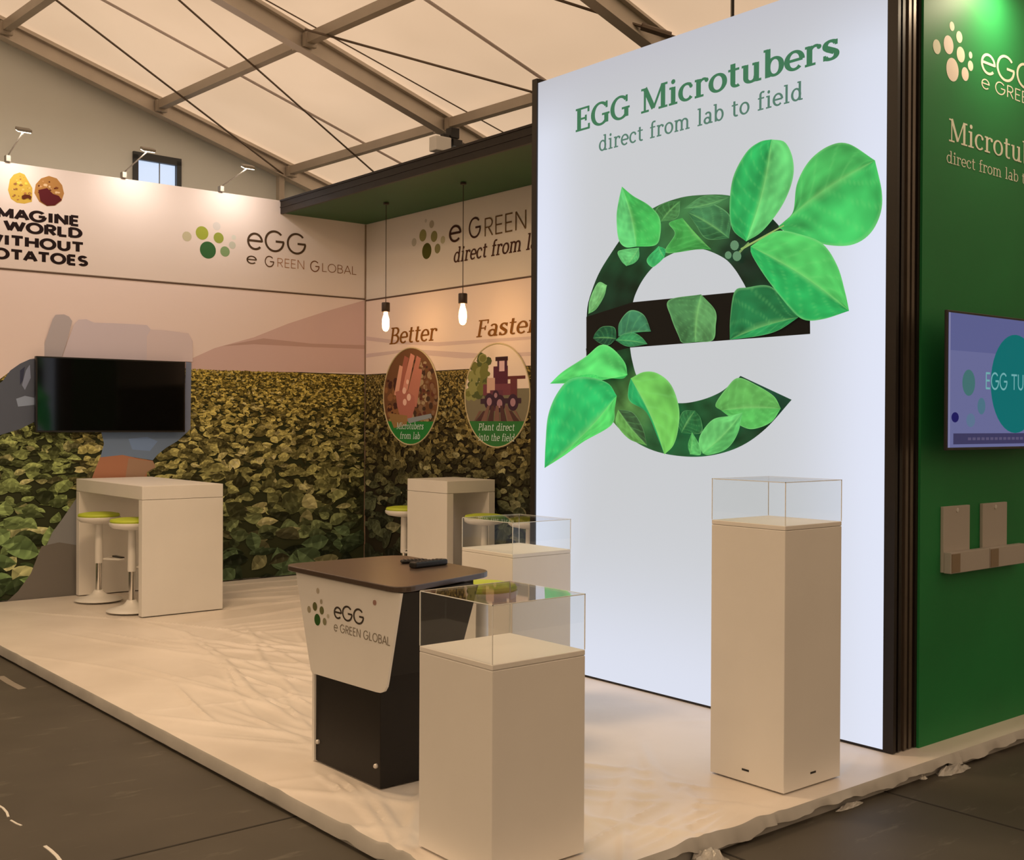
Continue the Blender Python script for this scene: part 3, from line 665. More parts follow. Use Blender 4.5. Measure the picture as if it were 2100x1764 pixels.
LEAFN = [0]
def field(mb, axis, c, n, u0, u1, zhor, pal, seed, off):
    """printed leaves, small at the horizon and large at the foot"""
    rr = random.Random(seed); z = zhor-.004; k = 0
    P = (lambda u, z, o: np.array([u, c+n[1]*o, z])) if axis == 'Y' else (lambda u, z, o: np.array([c+n[0]*o, u, z]))
    prof = ((0, 0), (.10, .50), (.25, .88), (.42, 1.0), (.60, .86), (.78, .55), (.92, .20), (1, 0))
    while z > .03:
        t = (zhor-z)/zhor; s = .034+.36*t**1.25; u = u0+rr.uniform(0, s)
        while u < u1:
            uu, zz = u+rr.uniform(-.3, .3)*s, z+rr.uniform(-.35, .35)*s
            u += s*rr.uniform(.38, .62)
            if uu < u0 or uu > u1: continue
            if zz+s*.42 > zhor: zz = zhor-s*.42
            a = rr.gauss(0, .55)+(math.pi if rr.random() < .5 else 0) if rr.random() < .7 else rr.uniform(0, 6.28)
            ln = s*rr.uniform(.55, 1.05); wd = ln*rr.uniform(.22, .40); sq = rr.uniform(.45, .95); bd = rr.uniform(-.16, .16)*ln
            ca, sa = math.cos(a), math.sin(a)
            def pt(x, y):
                y += bd*math.sin(math.pi*(x/ln+.5)); X, Y = x*ca-y*sa, (x*sa+y*ca)*sq
                return P(min(u1, max(u0, uu+X)), max(.004, min(zhor, zz+Y)), off+1.2e-6*k)
            f = (uu-u0)/(u1-u0); base = pal(t, f, rr)
            v = rr.choice((.18, .30, .45, .7, 1.0, 1.35, 1.7))*rr.uniform(.85, 1.15)
            tipc = tuple(b*v for b in base); mid = tuple(b*v*.62 for b in base); rib = tuple(min(.8, b*v*1.25+.02) for b in base)
            rib_pts = [pt((x-.5)*ln, 0) for x, _ in prof]
            for sg, w in ((1, 1.0), (-1, rr.uniform(.5, .85))):
                edge = [pt((x-.5)*ln, sg*wd*y) for x, y in prof]
                for i in range(len(prof)-1):
                    q = [rib_pts[i], rib_pts[i+1], edge[i+1], edge[i]]
                    cs = [mid, mid, tipc, tipc] if i % 2 else [rib, mid, tipc, mid]
                    cs = [tuple(x*w for x in cc) for cc in cs]
                    nm = np.cross(q[1]-q[0], q[2]-q[0])+np.cross(q[2]-q[0], q[3]-q[0])
                    if np.dot(nm, n) < 0: q.reverse(); cs.reverse()
                    mb.face(q, 0, cs)
            k += 1
        z -= s*.26
    LEAFN[0] += k
def mixc(a, b, t): return tuple(x+(y-x)*t for x, y in zip(a, b))
def pal_left(t, f, rr):
    top, mid, bot = alb((172, 132, 50)), alb((150, 124, 62)), alb((72, 76, 42))
    c = mixc(top, mid, min(1, t*3)) if t < .33 else mixc(mid, bot, min(1, (t-.33)*1.9))
    if f < .4 and t > .15: c = mixc(c, alb((100, 108, 52)), .6)
    if rr.random() < .10: c = mixc(c, alb((176, 146, 88)), .5)
    return c
def pal_back(t, f, rr):
    top, bot = alb((140, 104, 46)), alb((66, 60, 34))
    c = mixc(top, bot, min(1, t*1.6))
    if rr.random() < .10: c = mixc(c, alb((140, 118, 72)), .5)
    return c

mur = thing('mural', 'field mural on the left wall with a stooping figure behind the television', 'mural', (3, YA, 0)); mo = (3, YA, 0)
ZH = 2.18
m = MB(); m.box((-1.5, FA, ZH-.01), (XB-.016, YA-.001, SEAM-.008), 0, (.86, .765, .81)); m.build('sky', M_PRINT, mur, mo)
m = MB()
plane_poly(m, [(378, 742), (440, 714), (520, 692), (590, 664), (670, 638), (747, 616), (747, 764), (378, 762)], 'Y', YA, NY, alb((176, 132, 110)), .0050)
plane_poly(m, [(455, 710), (540, 694), (640, 705), (747, 708), (747, 716), (640, 712), (520, 706)], 'Y', YA, NY, alb((158, 114, 92)), .0054)
m.build('hill', M_PRINT, mur, mo)
m = MB(); m.box((-1.5, FA, .004), (XB-.016, YA-.001, ZH), 0, alb((46, 42, 20), .9))
field(m, 'Y', YA, NY, 1.6, XB-.02, ZH, pal_left, 11, .0052)
m.build('field', M_PRINT, mur, mo)
m = MB(); F0 = .014
for i, (px, c) in enumerate([
    ([(82, 735), (92, 700), (107, 655), (113, 646), (130, 645), (141, 650), (147, 659), (137, 698), (125, 735)], (156, 130, 114)),
    ([(126, 736), (138, 700), (152, 664), (160, 656), (176, 655), (192, 662), (250, 664), (300, 667), (308, 676), (340, 678), (385, 684), (394, 700), (394, 742)], (178, 146, 130)),
    ([(300, 690), (308, 676), (340, 678), (385, 684), (394, 700), (394, 742), (300, 740)], (184, 148, 128)),
    ([(90, 690), (90, 734), (60, 738), (20, 762), (-40, 806), (-80, 808), (-150, 770), (-210, 744), (-210, 690)], None),
    ([(-60, 830), (-20, 800), (4, 782), (20, 760), (40, 746), (60, 737), (80, 734), (80, 860), (40, 880), (0, 892), (-70, 915), (-120, 912), (-132, 880), (-100, 850)], (78, 72, 70)),
    ([(52, 760), (60, 748), (62, 775), (50, 800), (44, 790)], (120, 112, 112)),
    ([(32, 818), (50, 812), (70, 816), (74, 830), (36, 834)], (128, 122, 120)),
    ([(40, 760), (50, 752), (46, 780), (40, 790)], (52, 48, 54)),
    ([(206, 884), (385, 884), (362, 905), (340, 918), (322, 932), (312, 944), (250, 934), (204, 940), (212, 910)], (98, 100, 104)),
    ([(262, 900), (300, 896), (322, 905), (306, 925), (270, 922)], (104, 110, 122)),
    ([(204, 938), (250, 933), (282, 940), (312, 945), (318, 958), (300, 968), (300, 1000), (180, 1000), (192, 968)], (150, 90, 58)),
    ([(262, 940), (312, 946), (318, 958), (300, 968), (290, 985), (255, 985)], (140, 98, 68)),
    ([(170, 1000), (210, 1000), (210, 1226), (10, 1236), (36, 1212), (62, 1176), (88, 1132), (106, 1092), (128, 1062)], (116, 100, 84)),
    ([(170, 1120), (120, 1112), (84, 1120), (62, 1176), (36, 1212), (10, 1236), (210, 1226), (210, 1120)], (98, 80, 62)),
    ([(380, 742), (391, 744), (389, 880), (374, 892)], (104, 98, 100))]):
    plane_poly(m, px, 'Y', YA, NY, alb(c, .95) if c else (.86, .765, .81), F0+.0003*i)
m.build('stooping_figure', M_PRINT, mur, mo)

# ------------------------------------------------------------------ prints on the back wall
FB = XB-.004
ban = thing('fabric_banner', 'shaded upper banner under the green canopy with dotted logo and dark lettering', 'banner', (XB, 8, SEAM)); bo = (XB, 8, SEAM)
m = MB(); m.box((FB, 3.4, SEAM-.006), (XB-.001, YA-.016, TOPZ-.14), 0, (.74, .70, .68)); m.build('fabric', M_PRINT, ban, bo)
m = MB(); dk = lin((62, 34, 24))
write_px(m, 'e', SANS, (.085,)*3, (922, 497), (948, 492), (924, 457), 'X', XB, dk, 0, 0, .0075)
write_px(m, 'G', SANS, (.075,)*3, (962, 489), (989, 484), (962, 450), 'X', XB, dk, 0, 0, .0075)
write_px(m, 'REEN', SANS, (.055,)*3, (993, 484), (1083, 470), (993, 447), 'X', XB, lin((104, 78, 46)), 0, .02, .0075)
write_px(m, 'direct from lab to field', SERIF, (.12, .075, .06), (930, 538), (1236, 488), (932, 508), 'X', XB, lin((76, 46, 34)), .22, 0, .0075)
m.build('lettering', M_LETTER, ban, bo)
m = MB()
logo(m, [(876, 515, 16.5), (868, 483, 12.5), (891, 485, 11.5), (850, 497, 8.5), (886, 460, 8), (898, 510, 10), (909, 492, 8), (874, 453, 4)], 'X', XB, NX, (0, 1, 0),
     [alb((66, 56, 14)), alb((116, 96, 48)), alb((112, 92, 46)), alb((150, 124, 92)), alb((140, 112, 80)), alb((112, 92, 50)), alb((150, 124, 84)), alb((160, 132, 104))], .005)
m.build('logo', M_PRINT, ban, bo)
mur = thing('mural', 'back wall mural with round photographs titled Better and Faster', 'mural', (XB, 8, 0)); mo = (XB, 8, 0)
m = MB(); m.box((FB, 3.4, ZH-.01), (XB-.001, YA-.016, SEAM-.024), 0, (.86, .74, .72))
for i, px in enumerate([[(751, 690), (830, 700), (900, 702), (1090, 690), (1090, 696), (900, 710), (820, 706), (751, 698)], [(751, 726), (840, 716), (1000, 726), (1090, 722), (1090, 730), (950, 735), (820, 724), (751, 734)]]):
    plane_poly(m, px, 'X', XB, NX, alb((176, 136, 112)), .0052+.0002*i)
m.build('sky', M_PRINT, mur, mo)
m = MB(); m.box((FB, 3.4, .004), (XB-.001, YA-.016, ZH), 0, alb((38, 28, 14), .9))
field(m, 'X', XB, NX, 5.9, YA-.02, ZH, pal_back, 23, .0052)
m.build('field', M_PRINT, mur, mo)
m = MB()
oc = lin((128, 82, 24))
write_px(m, 'Better', SERIF, (.12, .06, .05), (799, 706), (895, 699), (802, 672), 'X', XB, oc, .2, .0, .0075)
write_px(m, 'Faster', SERIF, (.12, .06, .05), (977, 690), (1101, 684), (980, 655), 'X', XB, oc, .2, .0, .0075)
m.build('lettering', M_LETTER, mur, mo)
def clip_disc(mb, c, r, lo, hi, col, off, seg=40):
    """the slice of a round picture between two heights (fractions of r)"""
    a0, a1 = math.asin(max(-1, lo)), math.asin(min(1, hi)); pts = []
    for k in range(seg+1): a = a0+(a1-a0)*k/seg; pts.append((r*math.cos(a), r*math.sin(a)))
    for k in range(seg+1): a = a1+(a0-a1)*k/seg; pts.append((-r*math.cos(a), r*math.sin(a)))
    mb.face([np.array([XB-off, c[1]-x, c[2]+y]) for x, y in pts], 0, col)
def round_picture(cx, cz, r, kind, seed):
    rr = random.Random(seed); c = (XB, cx, cz); m = MB(); O = .014
    rim = MB(); ring = [(XB-O-.002, cx-r*math.cos(a), cz+r*math.sin(a)) for a in [2*math.pi*k/64 for k in range(64)]]
    def patch(px, col, o): plane_poly(m, px, 'X', XB, NX, col, o)
    def spot(x, y, s, col, o):      # x,y as fractions of r
        if x*x+y*y < .86: disc(m, (XB, cx-x*r, cz+y*r), s*r, (0, 1, 0), NX, col, o, 8, s*r*rr.uniform(.5, 1.1))
    if kind == 'hand':
        clip_disc(m, c, r, -1, 1, alb((96, 56, 30)), O)
        for k in range(120): spot(rr.uniform(.05, 1), rr.uniform(-.5, .75), rr.uniform(.03, .08), alb(rr.choice([(60, 36, 22), (110, 72, 44), (140, 104, 66), (84, 40, 26)])), O+.0002+k*3e-6)
        for k in range(40): spot(rr.uniform(-1, -.45), rr.uniform(-.5, .4), rr.uniform(.04, .1), alb(rr.choice([(60, 30, 20), (120, 70, 36)])), O+.0002+k*3e-6)
        sk = [(158, 88, 62), (176, 104, 76), (140, 72, 50), (186, 118, 84)]
        for i, (x0, y0, x1, y1, w) in enumerate([(.30, .80, -.05, -.05, .10), (.08, .86, -.22, .1, .10), (-.14, .82, -.40, .12, .10), (-.34, .64, -.52, .02, .08), (.34, .55, .12, -.2, .11)]):
            d = math.hypot(x1-x0, y1-y0); nx_, ny_ = -(y1-y0)/d*w, (x1-x0)/d*w
            pts = [(x0+nx_*.8, y0+ny_*.8), (x0-nx_*.8, y0-ny_*.8), (x1-nx_, y1-ny_), (x1+nx_, y1+ny_)]
            pts = [np.array([XB-O-.001-.0001*i, cx-a*r, cz+b*r]) for a, b in pts]
            if np.dot(np.cross(pts[1]-pts[0], pts[2]-pts[1]), NX) < 0: pts.reverse()
            m.face(pts, 0, alb(sk[i % 4]))
        pal = [(-.55, .1), (-.2, .15), (.15, .0), (.18, -.2), (-.02, -.62), (-.12, -.85), (-.28, -.62), (-.48, -.2)]
        pts = [np.array([XB-O-.0018, cx-a*r, cz+b*r]) for a, b in pal]
        m.face(pts[::-1], 0, alb((150, 80, 58)))
        for x, y, s in ((-.22, .12, .07), (-.05, -.02, .075), (-.2, -.12, .07), (-.1, .3, .05)): disc(m, (XB, cx-x*r, cz+y*r), s*r, (0, 1, 0), NX, alb((200, 140, 108)), O+.0022, 14)
        clip_disc(m, c, r*.999, -1, -.52, alb((36, 92, 34)), O+.0026)
        pts = [(-.82, -.34), (-.1, -.4), (-.12, -.60), (-.6, -.66)]
        m.face([np.array([XB-O-.0029, cx-a*r, cz+b*r]) for a, b in pts], 0, alb((128, 86, 44)))
        pts = [(-.1, -.46), (.74, -.36), (.78, -.44), (-.05, -.56)]
        m.face([np.array([XB-O-.003, cx-a*r, cz+b*r]) for a, b in pts], 0, alb((120, 110, 96)))
    else:
        clip_disc(m, c, r, -1, 1, alb((196, 156, 122)), O)
        clip_disc(m, c, r, -1, .12, alb((104, 84, 56)), O+.0002)
        for k in range(90): spot(rr.uniform(-.95, -.25), rr.uniform(.0, .75)*(1 if k % 2 else .8), rr.uniform(.06, .14), alb(rr.choice([(96, 84, 36), (70, 66, 30), (120, 104, 52)])), O+.0004+k*3e-6)
        def bx(x0, y0, x1, y1, col, o): m.face([np.array([XB-O-o, cx-a*r, cz+b*r]) for a, b in ((x0, y0), (x1, y0), (x1, y1), (x0, y1))], 0, alb(col))
        for i, b in enumerate([(-.1, .1, .34, .56, (74, 30, 34)), (.02, .5, .32, .72, (62, 30, 36)), (-.04, .66, .34, .74, (46, 22, 20)), (.08, .46, .24, .66, (176, 128, 110)), (-.42, .0, .58, .22, (98, 46, 44)),
                               (-.3, .05, -.05, .34, (170, 120, 90)), (.34, .3, .86, .36, (84, 36, 30)), (.42, -.12, .62, .3, (88, 40, 36)), (-.5, -.16, .74, -.06, (56, 34, 34)), (-.2, -.3, .2, .1, (88, 42, 44))]): bx(*b, .0012+.0001*i)
        for i, (x, y, s) in enumerate(((-.22, -.12, .16), (.1, -.16, .17), (.5, -.14, .16), (-.02, .0, .1))):
            disc(m, (XB, cx-x*r, cz+y*r), s*r, (0, 1, 0), NX, alb((54, 30, 34)), O+.0026+i*.0001, 18); disc(m, (XB, cx-x*r, cz+y*r), s*r*.5, (0, 1, 0), NX, alb((140, 92, 84)), O+.003+i*.0001, 14)
        for i in range(9):
            x = -.9+i*.22; y = -.2 if 1 < i < 7 else -.3
            pts = [(x*.6, y), (x*.6+.08, y), (x+.14, -.56), (x-.06, -.56)]
            pts = [p for p in pts if p[0]**2+p[1]**2 < .99]
            if len(pts) > 2: m.face([np.array([XB-O-.0034-i*.0001, cx-a*r, cz+b*r]) for a, b in pts][::-1], 0, alb((70, 40, 32) if i % 2 else (104, 66, 48)))
        clip_disc(m, c, r*.999, -1, -.5, alb((46, 84, 34)), O+.0046)
    pic = m.build('round_picture', M_PRINT, mur, mo)
    rim.tube(ring, .0075, 6, closed=True); rim.build('rim', mat('pale ring ink', (.62, .55, .36), .6), pic, mo)
    t = MB(); lines = ('Microtubers', 'from lab') if kind == 'hand' else ('Plant direct', 'into the field')
    for i, s in enumerate(lines):
        wd = r*(.98 if kind == 'hand' else 1.12)*(1 if i == 0 else (.75 if kind == 'hand' else 1.0))
        write(t, s, SERIF, (.10, .06, .05), (XB-O-.006, cx+wd/2, cz-r*(.68+.20*i)), wd, r*.135, (0, -1, 0), NX, alb((176, 190, 140)), .2, .02, .001)
    t.build('lettering', M_LETTER, pic, mo)
    return pic
for o_ in (round_picture(10.13, 1.922, .515, 'hand', 5), round_picture(8.665, 1.91, .50, 'tractor', 6)): pass

# ------------------------------------------------------------------ canopy
can = thing('canopy', 'dark green canopy with black edge overhanging the back wall', 'canopy', (6.4, 8, 3.86)); co = (6.4, 8, 3.86)
CX = 5.894
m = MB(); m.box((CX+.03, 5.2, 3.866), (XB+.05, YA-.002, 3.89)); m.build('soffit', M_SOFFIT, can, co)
m = MB(); m.box((CX, 5.2, 3.858), (CX+.03, YA-.002, 4.0)); m.box((CX-.008, 5.2, 3.985), (CX+.03, YA-.002, 4.005)); m.box((CX-.006, 5.2, 3.92), (CX, YA-.002, 3.932)); m.build('fascia', M_BLACKMETAL, can, co)
m = MB(); m.box((CX+.03, 5.2, 3.89), (XB+.06, YA-.002, 3.99)); m.build('deck', M_BLACKMETAL, can, co)
# ------------------------------------------------------------------ lightbox
lb = thing('lightbox', 'tall glowing white lightbox with leafy letter and green headline', 'lightbox', (XP+.1, 4.6, 0)); lo = (XP+.1, 4.6, 0)
Y0L, Y1L, ZT = 3.275, 5.960, 3.965
m = MB(); m.box((XP+.012, Y0L+.005, .03), (5.30, Y1L+.02, ZT-.01)); m.build('body', M_BLACKMETAL, lb, lo)
def lbc(i, j):
    u, v = i/G[0], j/G[1]
    k = max(math.exp(-((1-u)/.13)**2), math.exp(-(u/.16)**2), .8*math.exp(-(v/.16)**2)); k *= (1-.35*math.exp(-((1-v)/.2)**2))
    c = mixc(lin((201, 203, 206)), lin((224, 229, 246)), k)
    return mixc(c, lin((192, 192, 199)), max(0, v-.9)/.1)
m = MB(); G = 48, 64                                                    # LED edges shine a little brighter and bluer than the middle
for i in range(G[0]):
    for j in range(G[1]):
        ya, yb = Y0L+(Y1L-Y0L)*i/G[0], Y0L+(Y1L-Y0L)*(i+1)/G[0]; za, zb = .009+(ZT-.009)*j/G[1], .009+(ZT-.009)*(j+1)/G[1]
        m.face([(XP, yb, za), (XP, ya, za), (XP, ya, zb), (XP, yb, zb)], 0, [lbc(i+1, j), lbc(i, j), lbc(i, j+1), lbc(i+1, j+1)])
m.build('light_face', M_BACKLIT, lb, lo)
m = MB()
m.box((XP-.012, Y1L, 0), (XP+.2, Y1L+.05, ZT+.03)); m.box((XP-.002, Y0L-.002, 0), (XP+.01, Y1L, .009)); m.box((XP+.02, Y0L, ZT), (XP+.2, Y1L, ZT+.004))
m.build('frame', M_BLACKMETAL, lb, lo)
m = MB()                                                                # grooved end profile facing the aisle
xs = np.linspace(XP-.004, 5.345, 10)
for i in range(9):
    d = (0, .018, .004, .014, 0, .016, .003, .014, .0)[i]
    m.box((xs[i], Y0L-.062+d, .001), (xs[i+1], Y0L-.004, 4.15), 1 if i in (3, 4, 6, 7) else 0)
m.build('end_profile', [M_BLACKMETAL, M_BRONZE], lb, lo)
m = MB(); green = lin((62, 118, 84))
a, b = at(1180, 273, 'X', XP), at(1721, 119, 'X', XP)
capE = at(1184, 226, 'X', XP)[2]-at(1181, 273, 'X', XP)[2]
m = MB()
ZL1 = (at(1180, 273, 'X', XP)[2]+at(1568, 160, 'X', XP)[2])/2
y = lambda px, py: at(px, py, 'X', XP)[1]
write(m, 'EGG', SERIF, (.15, .075, .065), (XP, y(1180, 270), ZL1), y(1180, 270)-y(1293, 238), capE, (0, -1, 0), NX, green, 0, 0, .002)
write(m, 'Microtubers', SERIF, (.15, .075, .065), (XP, y(1314, 236), ZL1), y(1314, 236)-y(1723, 119), capE, (0, -1, 0), NX, green, 0, 0, .002)
m.build('headline_lettering', M_BACKLIT, lb, lo); m = MB()
ZL2 = (at(1235, 311, 'X', XP)[2]+at(1640, 204, 'X', XP)[2])/2
write(m, 'direct from lab to field', SERIF, (.115, .075, .06), (XP, y(1228, 313), ZL2), y(1228, 313)-y(1648, 203), .096, (0, -1, 0), NX, lin((84, 122, 106)), 0, .02, .002)
m.build('lettering', M_BACKLIT, lb, lo)

def smooth_line(p, n):
    p = [np.array(k, float) for k in p]
    if len(p) < 3:
        return [p[0]+(p[-1]-p[0])*i/n for i in range(n+1)]
    q = [2*p[0]-p[1]]+p+[2*p[-1]-p[-2]]; out = []; segs = len(p)-1
    d = [0]
    for i in range(segs): d.append(d[-1]+np.linalg.norm(p[i+1]-p[i]))
    for k in range(n+1):
        s = d[-1]*k/n; i = 0
        while i < segs-1 and d[i+1] < s: i += 1
        t = (s-d[i])/max(1e-6, d[i+1]-d[i]); a, b, c, e = q[i:i+4]
        out.append(.5*((2*b)+(-a+c)*t+(2*a-5*b+4*c-e)*t*t+(-a+3*b-3*c+e)*t**3))
    return out
def leaf(mb, base, tip, sideA, sideB, colA, colB, off, seed=0, veins=7):
    """printed leaf: two halves either side of the midrib, with side veins"""
    rr = random.Random(seed); n, w = 44, 14
    A = smooth_line([base]+sideA+[tip], n); B = smooth_line([base]+sideB+[tip], n)
    b, t = np.array(base, float), np.array(tip, float); ax = t-b; nr = np.array([-ax[1], ax[0]])
    sgn = rr.choice((-1, 1))*.035; Cn = [b+ax*i/n+nr*sgn*math.sin(math.pi*i/n) for i in range(n+1)]
    ph = [rr.uniform(0, 6.28) for _ in range(8)]
    def shade(col, u, v):
        x = (u*veins-v*1.5)*6.283+.5*math.sin(v*5+ph[0]); rb = math.cos(x)
        k = .95+.035*rb+.42*mnoise.noise(Vector((u*3.2+seed*7, v*2.0, ph[1])))+.24*mnoise.noise(Vector((u*11+seed*3, v*5, ph[2])))
        c = tuple(max(0, y*k) for y in lin(col))
        if v < .10: c = mixc(c, lin((150, 220, 125)), .38*(1-v/.10))
        if v > .93: c = mixc(c, lin((150, 220, 140)), .35*(v-.93)/.07)
        if rb > .9: c = mixc(c, lin((135, 222, 125)), 1.6*(rb-.9))
        return c
    for S, col in ((A, colA), (B, colB)):
        pt = [[Cn[i]+(S[i]-Cn[i])*(j/w) for j in range(w+1)] for i in range(n+1)]
        cl = [[shade(col, i/n, j/w) for j in range(w+1)] for i in range(n+1)]
        for i in range(n):
            for j in range(w):
                mb_face_px(mb, [pt[i][j], pt[i+1][j], pt[i+1][j+1], pt[i][j+1]], [cl[i][j], cl[i+1][j], cl[i+1][j+1], cl[i][j+1]], off)
def mb_face_px(mb, q, c, off):
    pts = [at(x, y, 'X', XP)+np.array(NX)*off for x, y in q]
    nrm = np.cross(pts[1]-pts[0], pts[2]-pts[0])+np.cross(pts[2]-pts[0], pts[3]-pts[0]) if len(pts) > 3 else np.cross(pts[1]-pts[0], pts[2]-pts[0])
    if np.dot(nrm, NX) < 0:
        pts.reverse()
        if isinstance(c, list): c = c[::-1]
    mb.face(pts, 0, c)
def flat(mb, px, col, off): plane_poly(mb, px, 'X', XP, NX, lin(col), off)
m = MB()
def strip(outer, inner, cols, off, n=60):
    a, b = smooth_line(outer, n), smooth_line(inner, n); rr = random.Random(9); w = 8
    def colr(i, j):
        x = i/n*(len(cols)-1.001); c = mixc(lin(cols[int(x)]), lin(cols[int(x)+1]), x-int(x))
        k = 1+.35*math.sin(i*.7+j*1.3)*math.sin(j*.9-i*.33)+.25*math.sin(i*.21+j*.5)
        return tuple(y*k for y in c)
    for i in range(n):
        for j in range(w):
            P = lambda i, j: a[i]+(b[i]-a[i])*j/w
            mb_face_px(m, [P(i, j), P(i+1, j), P(i+1, j+1), P(i, j+1)], [colr(i, j), colr(i+1, j), colr(i+1, j+1), colr(i, j+1)], off)
strip([(1203, 668), (1205, 630), (1213, 600), (1228, 562), (1250, 525), (1285, 476), (1335, 430), (1390, 407), (1440, 400), (1500, 402), (1560, 428), (1610, 478), (1645, 540), (1660, 600)],
      [(1298, 622), (1303, 605), (1315, 580), (1333, 555), (1358, 532), (1390, 516), (1415, 511), (1440, 511), (1465, 519), (1490, 533), (1508, 553), (1522, 575), (1530, 590), (1533, 600)],
      [(14, 40, 26), (16, 50, 30), (28, 72, 42), (50, 100, 55), (58, 110, 62), (30, 60, 40), (20, 36, 26), (16, 50, 30)], .002)
flat(m, [(1203, 650), (1298, 620), (1532, 597), (1661, 590), (1662, 685), (1292, 713), (1203, 735)], (12, 11, 9), .0024)
strip([(1202, 715), (1208, 760), (1225, 812), (1252, 858), (1290, 897), (1340, 924), (1400, 936), (1460, 934), (1520, 915), (1572, 878), (1624, 820)],
      [(1292, 710), (1297, 740), (1308, 775), (1333, 805), (1365, 822), (1400, 827), (1440, 820), (1475, 806), (1497, 790), (1510, 780), (1519, 771)],
      [(20, 60, 32), (26, 70, 36), (90, 140, 70), (40, 90, 50), (24, 84, 46), (30, 80, 44), (28, 66, 42), (20, 60, 42)], .002)
LV = [
 ((1496, 489), (1411, 436), [(1450, 490), (1428, 462)], [(1496, 440), (1445, 414)], (50, 104, 62), (62, 120, 74)),
 ((1356, 455), (1396, 412), [(1390, 446)], [(1345, 432), (1365, 416)], (74, 134, 74), (60, 116, 62)),
 ((1496, 405), (1403, 428), [(1455, 424)], [(1445, 402)], (86, 148, 90), (76, 134, 80)),
 ((1460, 512), (1400, 447), [(1430, 512), (1366, 518), (1385, 480), (1373, 458)], [(1440, 492), (1420, 470)], (66, 158, 72), (96, 186, 84)),
 ((1246, 585), (1208, 644), [(1240, 608), (1224, 634)], [(1228, 580), (1211, 614)], (104, 168, 98), (120, 186, 112)),
 ((1352, 505), (1364, 528), [(1366, 512)], [(1328, 532), (1338, 548), (1352, 540)], (48, 168, 96), (60, 180, 100)),
 ((1312, 508), (1286, 546), [(1312, 528), (1302, 540)], [(1280, 512), (1268, 518), (1276, 536)], (86, 178, 102), (100, 194, 112)),
 ((1307, 506), (1277, 383), [(1346, 503), (1356, 480), (1354, 446), (1332, 421), (1300, 402)], [(1284, 507), (1270, 490), (1266, 446), (1270, 414)], (68, 184, 86), (100, 204, 116)),
 ((1270, 690), (1337, 680), [(1272, 662), (1294, 637), (1322, 646)], [(1300, 681)], (58, 122, 84), (40, 140, 96)),
 ((1266, 695), (1218, 694), [(1262, 672), (1238, 670), (1224, 682)], [(1250, 708), (1232, 704)], (26, 84, 52), (24, 70, 46)),
 ((1264, 698), (1330, 706), [(1280, 686), (1302, 683), (1318, 692)], [(1290, 711)], (54, 138, 82), (44, 120, 72)),
 ((1440, 604), (1428, 702), [(1469, 637), (1470, 668), (1464, 698)], [(1374, 616), (1378, 650), (1394, 690), (1402, 703)], (96, 156, 92), (76, 132, 78)),
 ((1640, 651), (1499, 697), [(1600, 677), (1560, 689)], [(1622, 632), (1583, 588), (1534, 590), (1509, 598), (1500, 650)], (40, 150, 82), (32, 118, 66)),
 ((1270, 840), (1330, 914), [(1300, 846), (1320, 876)], [(1266, 868), (1292, 900)], (58, 92, 56), (104, 168, 80)),
 ((1400, 888), (1428, 842), [(1440, 888), (1440, 860)], [(1394, 868), (1404, 844)], (36, 104, 56), (44, 114, 62)),
 ((1482, 842), (1604, 838), [(1500, 856), (1523, 874), (1548, 880), (1584, 866)], [(1470, 830), (1492, 797), (1517, 775), (1556, 791), (1590, 813)], (88, 184, 88), (96, 172, 84)),
 ((1418, 932), (1422, 886), [(1440, 932), (1436, 910)], [(1414, 912)], (94, 188, 100), (80, 172, 88)),
 ((1444, 930), (1526, 846), [(1458, 933), (1494, 920), (1516, 889)], [(1436, 910), (1442, 887), (1466, 860), (1500, 853)], (92, 184, 98), (108, 200, 110)),
 ((1290, 769), (1131, 787), [(1278, 777), (1243, 774), (1211, 767), (1170, 776)], [(1284, 743), (1258, 714), (1234, 708), (1204, 732), (1158, 762)], (60, 196, 92), (90, 214, 106)),
 ((1268, 812), (1120, 960), [(1264, 838), (1257, 872), (1200, 906), (1158, 936)], [(1250, 786), (1210, 774), (1172, 778), (1144, 810), (1127, 854), (1122, 910)], (86, 212, 102), (42, 188, 100)),
 ((1297, 776), (1366, 932), [(1324, 763), (1352, 766), (1380, 790), (1396, 837), (1394, 882), (1384, 914)], [(1292, 798), (1295, 823), (1329, 846), (1352, 896)], (116, 202, 90), (36, 168, 94)),
 ((1600, 465), (1798, 330), [(1629, 438), (1638, 378), (1664, 330), (1704, 300), (1744, 296)], [(1611, 474), (1657, 489), (1700, 503), (1750, 503), (1787, 481), (1809, 440), (1812, 394)], (72, 176, 88), (66, 190, 96)),
 ((1543, 506), (1745, 638), [(1568, 489), (1600, 474), (1640, 480), (1690, 500), (1721, 546), (1737, 600)], [(1546, 524), (1576, 572), (1622, 630), (1652, 656), (1692, 655)], (84, 202, 100), (42, 176, 90)),
 ((1534, 496), (1586, 287), [(1568, 474), (1607, 424), (1629, 371), (1630, 328), (1614, 293)], [(1507, 472), (1500, 431), (1507, 366), (1534, 314), (1562, 292)], (104, 208, 116), (46, 178, 92))]
for i, (b_, t_, sa, sb, ca, cb) in enumerate(LV):
    leaf(m, b_, t_, sa, sb, ca, cb, .003+.0006*i, i, 5+i % 4)
for p, q, wd, c in (((1524, 512), (1612, 463), 2.2, (150, 180, 100)), ((1519, 520), (1540, 498), 2.5, (120, 150, 90))):
    d = math.hypot(q[0]-p[0], q[1]-p[1]); nx_, ny_ = -(q[1]-p[1])/d*wd, (q[0]-p[0])/d*wd
    flat(m, [(p[0]+nx_, p[1]+ny_), (p[0]-nx_, p[1]-ny_), (q[0]-nx_*.6, q[1]-ny_*.6), (q[0]+nx_*.6, q[1]+ny_*.6)], c, .0185)
